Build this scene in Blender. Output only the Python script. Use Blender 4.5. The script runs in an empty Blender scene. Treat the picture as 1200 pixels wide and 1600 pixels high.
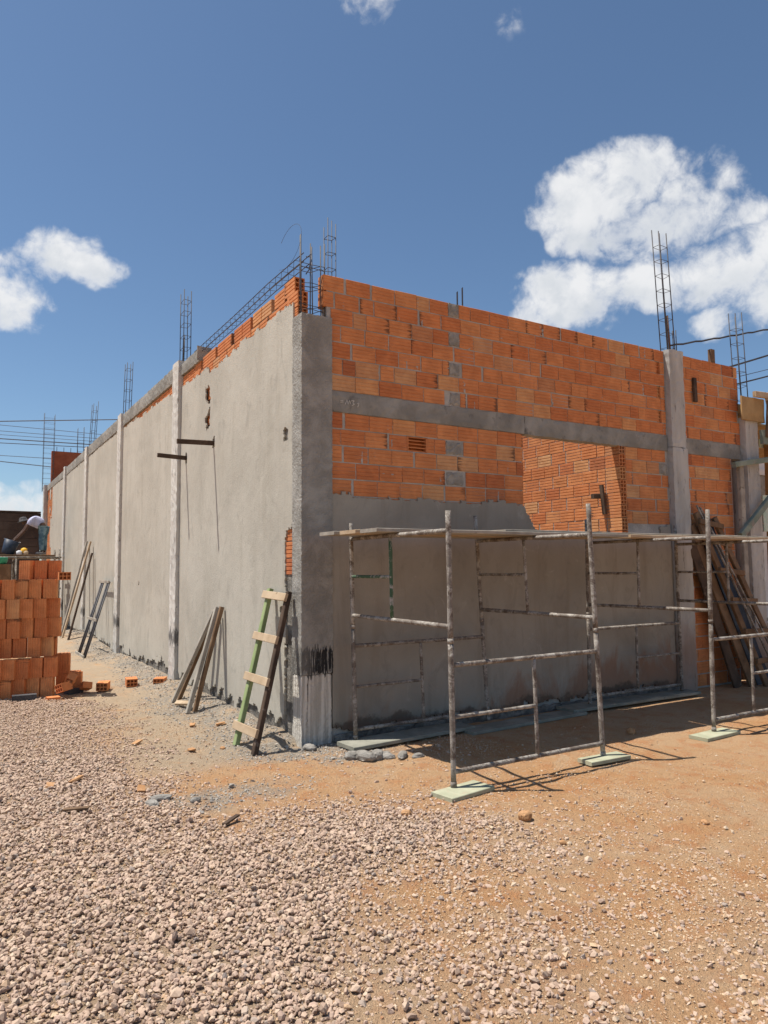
import bpy, math, random
import numpy as np
from mathutils import Vector, Matrix, Quaternion

random.seed(7)
rng = np.random.default_rng(11)
S = bpy.context.scene
COL = S.collection
R = math.radians

# ------------------------------------------------------------------ camera
CAM = Vector((-2.625, -5.779, 1.52))
yaw, pitch, roll = 0.54158, 0.0800, -0.0084
fw = Vector((math.sin(yaw)*math.cos(pitch), math.cos(yaw)*math.cos(pitch), math.sin(pitch)))
rt = Vector((math.cos(yaw), -math.sin(yaw), 0))
up = rt.cross(fw)
rt, up = rt*math.cos(roll)+up*math.sin(roll), up*math.cos(roll)-rt*math.sin(roll)
cam = bpy.data.cameras.new('camera')
cam.sensor_fit = 'VERTICAL'; cam.sensor_height = 24.0; cam.lens = 24*1120/1600
cam.clip_start = 0.05; cam.clip_end = 8000
camo = bpy.data.objects.new('camera', cam); COL.objects.link(camo)
camo.matrix_world = Matrix(((rt.x, up.x, -fw.x, CAM.x), (rt.y, up.y, -fw.y, CAM.y), (rt.z, up.z, -fw.z, CAM.z), (0, 0, 0, 1)))
S.camera = camo
S.render.resolution_x = 768; S.render.resolution_y = 1024

# ------------------------------------------------------------------ exposure
S.view_settings.view_transform = 'Standard'; S.view_settings.look = 'None'
S.view_settings.gamma = 1.0; S.view_settings.use_curve_mapping = False
S.view_settings.exposure = 0.35

# ------------------------------------------------------------------ sun
SUND = Vector((0.322, -0.170, -0.931)).normalized()
sl = bpy.data.lights.new('sun', 'SUN'); sl.energy = 5.0; sl.angle = R(0.53); sl.color = (1.0, 0.94, 0.85)
so = bpy.data.objects.new('sun', sl); COL.objects.link(so)
so.rotation_mode = 'QUATERNION'; so.rotation_quaternion = SUND.to_track_quat('-Z', 'Y'); so.location = (-20, 10, 60)
SUN_EL = math.asin(-SUND.z); SUN_AZ = math.atan2(-SUND.x, -SUND.y)

# ------------------------------------------------------------------ node helpers
class NT:
    def __init__(s, nt): s.nt = nt
    def n(s, typ, props=None, **inp):
        nd = s.nt.nodes.new(typ)
        for k, v in (props or {}).items(): setattr(nd, k, v)
        for k, v in inp.items():
            key = int(k[1:]) if k[0] == 'i' and k[1:].isdigit() else k.replace('_', ' ')
            sk = nd.inputs[key]
            if isinstance(v, bpy.types.NodeSocket): s.nt.links.new(v, sk)
            else:
                if sk.type == 'RGBA' and len(v) == 3: v = (*v, 1)
                sk.default_value = v
        return nd
    def math(s, op, a, b=0.0, c=None, clamp=False):
        kw = dict(i0=a, i1=b)
        if c is not None: kw['i2'] = c
        return s.n('ShaderNodeMath', dict(operation=op, use_clamp=clamp), **kw).outputs[0]
    def vmath(s, op, a, b=(0, 0, 0)):
        nd = s.n('ShaderNodeVectorMath', dict(operation=op), i0=a, i1=b)
        return nd.outputs[1] if op in ('LENGTH', 'DOT_PRODUCT') else nd.outputs[0]
    def noise(s, vec, scale, detail=4, rough=0.55, dist=0.0):
        return s.n('ShaderNodeTexNoise', None, Vector=vec, Scale=scale, Detail=detail, Roughness=rough, Distortion=dist).outputs['Fac']
    def ramp(s, fac, stops, interp='LINEAR'):
        nd = s.n('ShaderNodeValToRGB', None, Fac=fac); cr = nd.color_ramp; cr.interpolation = interp
        while len(cr.elements) < len(stops): cr.elements.new(0.5)
        for e, (p, c) in zip(cr.elements, stops):
            e.position = p; e.color = (*c, 1) if hasattr(c, '__len__') else (c, c, c, 1)
        return nd.outputs['Color']
    def mix(s, fac, a, b, mode='MIX'):
        nd = s.nt.nodes.new('ShaderNodeMix'); nd.data_type = 'RGBA'; nd.blend_type = mode
        for sk, v in ((nd.inputs[0], fac), (nd.inputs[6], a), (nd.inputs[7], b)):
            if isinstance(v, bpy.types.NodeSocket): s.nt.links.new(v, sk)
            else: sk.default_value = (*v, 1) if hasattr(v, '__len__') and len(v) == 3 else v
        return nd.outputs[2]
    def sep(s, v): return s.n('ShaderNodeSeparateXYZ', None, Vector=v).outputs
    def comb(s, x, y, z): return s.n('ShaderNodeCombineXYZ', None, X=x, Y=y, Z=z).outputs[0]
    def mr(s, v, a, b, c=0.0, d=1.0, smooth=True):
        return s.n('ShaderNodeMapRange', dict(interpolation_type='SMOOTHSTEP' if smooth else 'LINEAR', clamp=True), i0=v, i1=a, i2=b, i3=c, i4=d).outputs[0]
    def scale(s, v, sc): return s.vmath('MULTIPLY', v, sc)

# ------------------------------------------------------------------ sky
W = bpy.data.worlds.new('World'); S.world = W; W.use_nodes = True
W.node_tree.nodes.clear(); w = NT(W.node_tree)
sky = w.n('ShaderNodeTexSky', dict(sky_type='NISHITA', sun_disc=False, sun_elevation=SUN_EL, sun_rotation=SUN_AZ,
                                   altitude=900, air_density=1.0, dust_density=1.3, ozone_density=1.1))
d = w.n('ShaderNodeTexCoord').outputs['Generated']
dx, dy, dz = w.sep(d)[0], w.sep(d)[1], w.sep(d)[2]
az = w.math('MULTIPLY', w.math('ARCTAN2', dx, dy), 57.2958)
el = w.math('MULTIPLY', w.math('ARCSINE', dz), 57.2958)
wob = w.n('ShaderNodeTexNoise', None, Vector=d, Scale=16.0, Detail=3.0).outputs['Color']
wob = w.vmath('MULTIPLY', w.vmath('SUBTRACT', wob, (0.5, 0.5, 0.5)), (5.0, 4.0, 0))
ae = w.vmath('ADD', w.comb(az, el, 0.0), wob)
# cumulus heaps: azimuth, elevation, half width, half height, weight (all round the horizon)
HEAPS = [(47.2, 27.0, 4.2, 3.3, 1), (50.5, 27.6, 4.2, 3.4, 1), (55.3, 25.6, 4.6, 3.4, 1), (52.0, 24.6, 6.0, 2.6, 1), (47.2, 24.6, 2.8, 2.4, .9),
         (46.0, 20.4, 4.8, 2.4, 1), (42.6, 19.0, 2.6, 1.5, .8), (51.0, 20.8, 5.0, 2.6, 1), (57.0, 20.6, 5.5, 3.0, 1), (63.0, 20.8, 6.5, 4.4, 1), (58.8, 24.2, 3.6, 1.9, .85), (56.0, 17.6, 2.2, 1.5, .9),
         (30.6, 41.4, 3.3, 2.9, .9), (42.2, 38.6, 1.8, 2.2, .27),
         (6.2, 22.4, 3.6, 2.0, 1), (8.6, 21.6, 2.6, 1.7, .9), (2.4, 18.9, 3.4, 2.4, 1), (1.0, 21.4, 2.8, 1.5, .8), (-3.0, 18.0, 5.0, 2.6, 1),
         (3.0, 4.2, 4.0, 2.0, 1), (-4.5, 5.0, 6.0, 2.6, 1), (8.0, 3.5, 4.0, 1.4, .9),
         (-30, 18, 11, 4, 1), (-85, 24, 12, 5, .9), (-140, 16, 13, 5, 1), (170, 26, 11, 5, 1), (118, 17, 12, 5, 1), (84, 24, 9, 4, 1), (25, 60, 10, 5, .8), (-110, 58, 12, 6, .8)]
mass = None; hsum = None; NSH = 22
for i_, (a, e, sa, se, wt) in enumerate(HEAPS):
    v = w.vmath('MULTIPLY', w.vmath('SUBTRACT', ae, (a, e, 0)), (1/sa, 1/se, 0))
    m = w.math('MULTIPLY', w.mr(w.vmath('LENGTH', v), 1.35, 0.15), wt)
    mass = m if mass is None else w.math('MAXIMUM', mass, m)
    if i_ < NSH:
        hv = w.math('MULTIPLY', m, w.sep(v)[1]); hsum = hv if hsum is None else w.math('ADD', hsum, hv)
f1 = w.noise(d, 13.0, 6, 0.62, 0.25)
f2 = w.noise(d, 46.0, 4, 0.62, 0.5)
sunv = -SUND
f1s = w.noise(w.vmath('ADD', d, tuple(Vector((sunv.x, sunv.y, sunv.z))*0.03)), 13.0, 3, 0.60, 0.25)
dens = w.math('ADD', mass, w.math('ADD', w.math('MULTIPLY', w.math('SUBTRACT', f1, 0.5), 2.0), w.math('MULTIPLY', w.math('SUBTRACT', f2, 0.5), 0.8)))
alpha = w.mr(w.math('MULTIPLY', dens, w.mr(mass, 0.02, 0.30)), 0.14, 0.96)
alpha = w.math('MULTIPLY', alpha, 0.96)
lit = w.mr(w.math('SUBTRACT', f1, f1s), -0.16, 0.10)
under = w.mr(w.math('ADD', hsum, w.math('MULTIPLY', w.math('SUBTRACT', f1, 0.5), 1.6)), 0.35, -0.75)
thick = w.mr(dens, 0.45, 1.15)
shade = w.math('MULTIPLY', thick, w.math('ADD', w.math('MULTIPLY', under, .62), w.math('MULTIPLY', w.math('SUBTRACT', 1.0, lit), .45)), None, True)
cl = w.mix(shade, (7.5, 7.55, 7.65), (4.3, 4.8, 5.4))
skc = w.mix(1.0, sky.outputs[0], (0.83, 0.95, 1.01), 'MULTIPLY')
out = w.mix(alpha, skc, cl)
bg = w.n('ShaderNodeBackground', None, Color=out, Strength=0.092)
W.cycles.sampling_method = 'MANUAL'; W.cycles.sample_map_resolution = 256
wo = w.n('ShaderNodeOutputWorld'); W.node_tree.links.new(bg.outputs[0], wo.inputs[0])

# ------------------------------------------------------------------ materials
MATS = {}
def newmat(name, rough=0.9):
    m = bpy.data.materials.new(name); m.use_nodes = True
    nt = NT(m.node_tree); b = m.node_tree.nodes['Principled BSDF']; b.inputs['Roughness'].default_value = rough
    b.inputs['Specular IOR Level'].default_value = 0.3
    MATS[name] = m
    return m, nt, b
def setc(nt, b, col): nt.nt.links.new(col, b.inputs['Base Color'])
def bump(nt, b, h, strength=0.5, dist=0.01):
    bn = nt.n('ShaderNodeBump', None, Strength=strength, Distance=dist, Height=h)
    nt.nt.links.new(bn.outputs[0], b.inputs['Normal'])
def objvec(nt): return nt.n('ShaderNodeTexCoord').outputs['Object']
def worldpos(nt): return nt.n('ShaderNodeNewGeometry').outputs['Position']

def mat_brick(name, island=False, dusty=0.25, gain=1.0):
    m, t, b = newmat(name, 0.92)
    if island: rnd = t.n('ShaderNodeNewGeometry').outputs['Random Per Island']
    else: rnd = t.n('ShaderNodeObjectInfo').outputs['Random']
    p = worldpos(t)
    off = t.vmath('ADD', p, t.comb(t.math('MULTIPLY', rnd, 37.0), t.math('MULTIPLY', rnd, 91.0), 0.0))
    basec = t.ramp(rnd, [(0.0, (.53, .175, .064)), (.25, (.60, .222, .083)), (.5, (.65, .268, .105)), (.72, (.575, .205, .076)), (.84, (.64, .31, .13)), (.94, (.61, .345, .17)), (.975, (.40, .125, .052)), (1.0, (.50, .16, .06))], 'LINEAR')
    n1 = t.noise(off, 7.0, 5, .6, .5); n2 = t.noise(t.scale(off, (14, 14, 90)), 1.0, 3, .6)
    c = t.mix(t.mr(n1, .35, .72), t.mix(.36, basec, (.24, .07, .028)), basec)
    c = t.mix(t.math('MULTIPLY', t.mr(n2, .45, .75), .35), c, (.62, .27, .12))
    # kiln scorch on some bricks only
    if island: sc = t.math('MULTIPLY', t.mr(t.noise(off, 9.0, 3, .55, .8), .62, .74), .5)
    else:
        gx_ = t.sep(t.n('ShaderNodeTexCoord').outputs['Generated'])[0]
        pick = t.math('FRACT', t.math('MULTIPLY', rnd, 17.3)); tooth = t.math('MULTIPLY', t.math('SUBTRACT', t.noise(t.scale(off, (8, 8, 55)), 1.0, 3, .6), .5), .9)
        right = t.math('MULTIPLY', t.mr(t.math('ADD', gx_, tooth), .80, 1.0), t.mr(pick, .89, .90))
        left = t.math('MULTIPLY', t.mr(t.math('ADD', gx_, tooth), .16, -.02), t.mr(t.math('FRACT', t.math('MULTIPLY', rnd, 29.7)), .95, .96))
        sc = t.math('MAXIMUM', right, left)
    c = t.mix(t.math('MULTIPLY', sc, .8), c, (.085, .04, .024))
    # cement smears
    sm = t.mr(t.noise(off, 13.0, 6, .7, .2), .64, .76)
    c = t.mix(t.math('MULTIPLY', sm, dusty), c, (.40, .36, .31))
    if gain != 1: c = t.mix(1.0, c, (gain, gain, gain), 'MULTIPLY')
    setc(t, b, c)
    bump(t, b, t.math('ADD', t.math('MULTIPLY', n2, .6), t.noise(p, 160, 3)), .35, .004)
    return m
mat_brick('brick_clay'); mat_brick('brick_clay_joined', True); mat_brick('brick_clay_clean_lit', False, .08, 1.14)  # last one: fewer smears, and colour gain in place of bounced light on the pile

def mat_simple(name, c1, c2, scale=6, rough=.9, bs=60, bstr=.3, bd=.006, stretch=(1, 1, 1), c3=None, lo=.35, hi=.68, thr=(.6, .7)):
    m, t, b = newmat(name, rough); p = t.scale(worldpos(t), stretch)
    n = t.noise(p, scale, 6, .62, .4)
    c = t.mix(t.mr(n, lo, hi), c1, c2)
    if c3: c = t.mix(t.mr(t.noise(p, scale*3.3, 5, .65), *thr), c, c3)
    setc(t, b, c); bump(t, b, t.noise(p, bs, 5, .65), bstr, bd)
    return m
mat_simple('mortar', (.33, .315, .29), (.45, .43, .395), 5, .95, 45, .8, .012)
mat_simple('mortar_grout', (.22, .205, .18), (.34, .32, .285), 9, .95, 40, .9, .014)
mat_simple('mortar_rough', (.12, .112, .10), (.27, .25, .22), 9, .98, 38, 1.0, .03)
mat_simple('concrete_beam', (.195, .188, .168), (.32, .308, .278), 2.2, .93, 40, .55, .01, c3=(.13, .125, .115), thr=(.55, .75))
mat_simple('concrete_light', (.43, .415, .38), (.57, .55, .51), 3, .92, 30, .5, .008, (1, 1, .18), c3=(.22, .21, .19), thr=(.62, .72))
mat_simple('steel_rebar', (.045, .050, .062), (.085, .075, .075), 14, .6, 120, .3, .002)
mat_simple('steel_rebar_rust', (.075, .045, .035), (.13, .07, .045), 14, .75, 120, .3, .002)
mat_simple('wood_pale', (.36, .26, .165), (.50, .385, .26), 2.5, .85, 30, .4, .003, (1, 1, 1), c3=(.26, .18, .11))
mat_simple('wood_grey', (.25, .225, .19), (.40, .365, .31), 3, .9, 40, .5, .003, c3=(.17, .145, .12))
mat_simple('wood_dark', (.050, .032, .022), (.105, .068, .045), 4, .8, 50, .5, .003, c3=(.15, .115, .09))
mat_simple('wood_brown', (.13, .078, .044), (.22, .138, .08), 4, .85, 50, .5, .003, c3=(.10, .06, .035))
mat_simple('wood_form', (.30, .19, .085), (.42, .28, .13), 3, .85, 40, .4, .003, c3=(.18, .11, .05))
mat_simple('paint_green', (.21, .27, .115), (.29, .35, .165), 5, .65, 60, .3, .002, c3=(.50, .55, .38), thr=(.66, .74))
mat_simple('paint_green_pale', (.33, .335, .23), (.43, .43, .305), 6, .8, 60, .4, .003, c3=(.40, .34, .24), thr=(.55, .68))
mat_simple('paint_green_grey', (.16, .20, .165), (.25, .29, .24), 4, .85, 50, .4, .003, c3=(.24, .22, .19), thr=(.55, .68))
mat_simple('paint_mint', (.34, .50, .42), (.50, .62, .54), 8, .8, 60, .4, .003, c3=(.62, .63, .58), thr=(.5, .6))
mat_simple('plank_grey_green', (.20, .20, .165), (.30, .295, .245), 4, .9, 40, .5, .004, c3=(.16, .15, .125))
mat_simple('dark_block', (.045, .045, .05), (.085, .085, .09), 6, .9, 60, .4, .004)
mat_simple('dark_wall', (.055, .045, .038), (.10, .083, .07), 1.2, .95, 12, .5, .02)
mat_simple('red_wall', (.24, .075, .04), (.33, .115, .06), 3, .95, 30, .4, .01, c3=(.20, .08, .05))
mat_simple('white_wall', (.62, .61, .59), (.74, .73, .70), 1.4, .9, 30, .3, .005)
mat_simple('clod', (.38, .20, .09), (.50, .29, .15), 12, .98, 60, .8, .01)
mat_simple('clod_mortar', (.20, .185, .165), (.33, .31, .28), 12, .98, 60, .8, .01)
mat_simple('skin', (.075, .038, .024), (.10, .052, .033), 8, .55, 80, .1, .001)
mat_simple('shirt', (.42, .43, .60), (.54, .55, .70), 9, .9, 30, .5, .01)
mat_simple('jeans', (.07, .14, .19), (.20, .31, .37), 7, .9, 30, .5, .01, lo=.4, hi=.6)
mat_simple('hat', (.04, .04, .043), (.11, .11, .115), 30, .9, 40, .4, .005)
mat_simple('shoe', (.35, .32, .29), (.5, .47, .43), 12, .8, 40, .3, .003)
mat_simple('bucket_blue', (.018, .028, .05), (.035, .05, .08), 5, .5, 40, .2, .002)
mat_simple('plastic_yellow', (.80, .42, .03), (.85, .48, .05), 5, .5, 40, .1, .002)
mat_simple('plastic_white', (.6, .6, .62), (.75, .75, .76), 8, .6, 40, .2, .002)
mat_simple('plastic_green', (.03, .25, .14), (.05, .32, .19), 5, .5, 40, .1, .002)
mat_simple('cable_black', (.02, .02, .024), (.04, .04, .045), 5, .6, 40, .2, .002)
mat_simple('wire_grey', (.06, .065, .08), (.10, .105, .12), 5, .6, 40, .2, .002)

# scaffold tube: rusty steel spattered with dried mortar
m, t, b = newmat('scaffold_tube', .8); p = worldpos(t)
c = t.mix(t.mr(t.noise(p, 9, 5, .6), .38, .62), (.115, .088, .07), (.20, .172, .145))
spl = t.mr(t.math('ADD', t.noise(p, 11, 6, .75, .6), t.math('MULTIPLY', t.noise(p, 70, 3, .6), .25)), .55, .74)
c = t.mix(t.math('MULTIPLY', spl, .8), c, (.42, .39, .345)); setc(t, b, c); bump(t, b, t.math('ADD', spl, t.noise(p, 120, 4)), .6, .004)
m, t, b = newmat('scaffold_tube_green', .7); p = worldpos(t)
c = t.mix(t.mr(t.noise(p, 16, 5, .7, .6), .50, .60), (.05, .10, .055), (.34, .32, .29)); setc(t, b, c)

# left plaster (sun side)
def mat_plaster(name, ca, cb, warm, mud):
    m, t, b = newmat(name, .95); p = worldpos(t)
    big = t.noise(p, .9, 6, .6, .5)
    streak = t.noise(t.scale(p, (2.6, 2.6, .35)), 1.6, 6, .62, .3)
    c = t.mix(t.mr(big, .34, .66), ca, cb)
    c = t.mix(t.math('MULTIPLY', t.mr(streak, .50, .70), .45), c, warm)
    trow = t.noise(t.scale(p, (1, 1, .6)), 5.5, 7, .66, 1.2)
    c = t.mix(t.math('MULTIPLY', t.mr(trow, .52, .70), .42), c, t.mix(.45, ca, (.12, .11, .10)))
    pale = t.mr(t.noise(t.scale(p, (1, 1, .8)), 3.1, 7, .7, 1.6), .60, .74)
    c = t.mix(t.math('MULTIPLY', pale, .45), c, t.mix(.5, cb, (.60, .57, .52)))
    if mud:
        pp = t.sep(p)
        h = t.math('SUBTRACT', t.math('ADD', t.mr(pp[0], .8, 4.6, .10, .62, False), t.math('MULTIPLY', t.math('SUBTRACT', t.noise(t.scale(p, (2, 2, .8)), 1.7, 7, .68, .6), .5), 1.5)), pp[2])
        c = t.mix(t.math('MULTIPLY', t.mr(h, -.06, .30), .62), c, (.26, .115, .055))
        dk = t.math('SUBTRACT', t.math('ADD', .17, t.math('MULTIPLY', t.math('SUBTRACT', t.noise(p, 3.2, 6, .7), .5), .42)), pp[2])
        c = t.mix(t.math('MULTIPLY', t.mr(dk, -.01, .05), .75), c, (.10, .070, .050))
    setc(t, b, c)
    bump(t, b, t.math('ADD', t.math('MULTIPLY', trow, 1.6), t.math('ADD', t.noise(p, 90, 4, .6), t.math('MULTIPLY', t.noise(p, 24, 4, .6), .7))), .32, .008)
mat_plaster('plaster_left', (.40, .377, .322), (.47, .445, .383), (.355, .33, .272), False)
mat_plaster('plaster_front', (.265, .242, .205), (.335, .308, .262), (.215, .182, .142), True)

# corner column: rough cast concrete above, tar band, board-marked foot below
m, t, b = newmat('concrete_column', .95); p = worldpos(t); pp = t.sep(p)
n = t.noise(p, 4, 7, .65, .5)
c = t.mix(t.mr(n, .36, .66), (.235, .225, .203), (.35, .338, .308))
pit = t.mr(t.noise(p, 75, 3, .6), .60, .70)
c = t.mix(t.math('MULTIPLY', pit, .5), c, (.36, .35, .325))
st = t.noise(t.scale(p, (42, 42, 1.4)), 1.0, 4, .6)
foot = t.mix(t.mr(st, .40, .62), (.42, .39, .34), (.66, .625, .56))
foot = t.mix(t.mr(t.noise(t.scale(p, (26, 26, .9)), 1.0, 5, .7), .60, .66), foot, (.13, .115, .10))
edge = t.math('ADD', .60, t.math('MULTIPLY', t.math('SUBTRACT', t.noise(t.scale(p, (9, 9, 1)), 1.0, 3), .5), .05))
isfoot = t.mr(pp[2], t.math('ADD', edge, .006), t.math('SUBTRACT', edge, .006))
c = t.mix(isfoot, c, foot)
jag = t.math('MULTIPLY', t.math('SUBTRACT', t.noise(t.scale(p, (48, 48, 2.5)), 1.0, 4, .6), .5), .30)
tz = t.math('ADD', pp[2], jag)
ins = t.math('MULTIPLY', t.mr(tz, .60, .615), t.mr(tz, .84, .82))
gap = t.mr(t.noise(t.scale(p, (60, 60, 3.0)), 1.0, 4, .65), .38, .46)
gap = t.math('MULTIPLY', gap, t.mr(pp[0], .03, .16, .55, 1.0))
tarm = t.math('MULTIPLY', ins, gap)
c = t.mix(tarm, c, (.012, .012, .013)); setc(t, b, c)
t.nt.links.new(t.mr(tarm, 0, 1, .95, .45), b.inputs['Roughness'])
bump(t, b, t.math('ADD', t.noise(p, 60, 5, .7), t.math('MULTIPLY', n, .8)), .85, .014)
# wall columns: pale board-marked, tar near the foot
m, t, b = newmat('concrete_pier', .93); p = worldpos(t); pp = t.sep(p)
c = t.mix(t.mr(t.noise(t.scale(p, (3, 3, .5)), 1.4, 6, .62), .36, .66), (.47, .455, .42), (.60, .58, .535))
c = t.mix(t.mr(t.noise(t.scale(p, (14, 14, 5)), 1.0, 6, .7), .60, .67), c, (.20, .19, .175))
jag = t.math('MULTIPLY', t.math('SUBTRACT', t.noise(t.scale(p, (30, 30, 6)), 1.0, 5, .65), .5), .55)
tz = t.math('ADD', pp[2], jag)
c = t.mix(t.math('MULTIPLY', t.math('MULTIPLY', t.mr(tz, .52, .58), t.mr(tz, .74, .68)), .8), c, (.05, .05, .052))
setc(t, b, c); bump(t, b, t.noise(t.scale(p, (30, 30, 9)), 1.0, 5, .65), .6, .008)
m, t, b = newmat('concrete_pier_grey', .93); p = worldpos(t)
c = t.mix(t.mr(t.noise(t.scale(p, (3, 3, .6)), 1.4, 6, .62), .36, .66), (.33, .32, .30), (.46, .45, .425))
c = t.mix(t.mr(t.noise(t.scale(p, (22, 22, 3)), 1.0, 6, .7), .60, .67), c, (.16, .15, .14))
c = t.mix(t.math('MULTIPLY', t.mr(t.math('ADD', t.sep(p)[2], t.math('MULTIPLY', t.noise(p, 3, 5), .7)), 1.25, .75), .6), c, (.24, .12, .06))
setc(t, b, c); bump(t, b, t.noise(t.scale(p, (30, 30, 9)), 1.0, 5, .65), .6, .008)

# ground
m, t, b = newmat('soil', .97); p = worldpos(t)
gr = t.n('ShaderNodeAttribute', dict(attribute_name='gravel')).outputs['Fac']
ce = t.n('ShaderNodeAttribute', dict(attribute_name='cement')).outputs['Fac']
n1 = t.noise(p, .8, 6, .6, .6); n2 = t.noise(p, 6, 7, .68, .4); n3 = t.noise(p, 60, 5, .7)
pa = t.n('ShaderNodeAttribute', dict(attribute_name='path')).outputs['Fac']
c = t.mix(t.mr(n1, .36, .64), (.58, .315, .140), (.60, .385, .215))
c = t.mix(t.math('MULTIPLY', t.mr(n2, .46, .66), .65), c, (.54, .225, .085))
c = t.mix(t.math('MULTIPLY', t.mr(t.noise(p, 2.6, 6, .7, .9), .54, .68), .5), c, (.62, .455, .295))
c = t.mix(t.math('MULTIPLY', pa, t.mr(t.noise(p, 3.4, 6, .7, .6), .22, .52)), c, (.48, .37, .255))
c = t.mix(t.math('MULTIPLY', gr, .85), c, (.47, .35, .245))
c = t.mix(t.math('MULTIPLY', ce, t.mr(t.noise(p, 5, 6, .7), .36, .58)), c, (.33, .30, .255))
n4 = t.noise(p, 170, 3, .7)
c = t.mix(t.math('MULTIPLY', t.mr(n3, .52, .42), .30), c, t.mix(.45, c, (.22, .12, .06)))
c = t.mix(t.math('MULTIPLY', t.mr(n4, .54, .64), .45), c, t.mix(.5, c, (.68, .56, .42)))
setc(t, b, c); bump(t, b, t.math('ADD', t.math('MULTIPLY', n2, 1.4), t.math('ADD', n3, t.math('MULTIPLY', n4, .5))), 1.0, .03)
def mat_stone(name, stops):
    m, t, b = newmat(name, .93); p = worldpos(t)
    rn = t.n('ShaderNodeAttribute', dict(attribute_name='rnd')).outputs['Fac']
    c = t.ramp(rn, stops); n = t.noise(p, 70, 4, .65)
    c = t.mix(t.math('MULTIPLY', t.mr(n, .40, .66), .4), c, t.mix(.5, c, (.54, .42, .31)))
    setc(t, b, c); bump(t, b, t.noise(p, 180, 3), .4, .003)
mat_stone('stone_crushed', [(0, (.28, .190, .140)), (.22, (.42, .298, .222)), (.5, (.50, .365, .27)), (.72, (.44, .312, .245)), (.88, (.56, .43, .315)), (.96, (.25, .205, .185)), (1, (.50, .33, .20))])
mat_stone('stone_soil', [(0, (.42, .25, .13)), (.35, (.53, .36, .22)), (.65, (.58, .45, .31)), (.85, (.50, .39, .29)), (1, (.40, .19, .09))])
mat_stone('stone_cement', [(0, (.24, .225, .205)), (.5, (.36, .335, .30)), (1, (.47, .43, .37))])

# ------------------------------------------------------------------ geometry helpers
def fade(t): return t*t*t*(t*(t*6-15)+10)
def vnoise(x, y, seed=0):
    x = np.asarray(x, float); y = np.asarray(y, float)
    xi = np.floor(x).astype(np.int64); yi = np.floor(y).astype(np.int64); xf = fade(x-xi); yf = fade(y-yi)
    def h(a, b):
        n = (a*374761393 + b*668265263 + seed*144664969) & 0xffffffff
        n = ((n ^ (n >> 13))*1274126177) & 0xffffffff
        return ((n ^ (n >> 16)) & 0xffff)/65535.0
    return (h(xi, yi)*(1-xf)+h(xi+1, yi)*xf)*(1-yf)+(h(xi, yi+1)*(1-xf)+h(xi+1, yi+1)*xf)*yf
def fbm(x, y, seed=0, o=4):
    s = 0; a = .5
    for i in range(o): s = s+a*vnoise(x*2**i, y*2**i, seed+i); a *= .5
    return s/(1-.5**o)
def sstep(a, b, x):
    t = np.clip((x-a)/(b-a), 0, 1); return t*t*(3-2*t)

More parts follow.
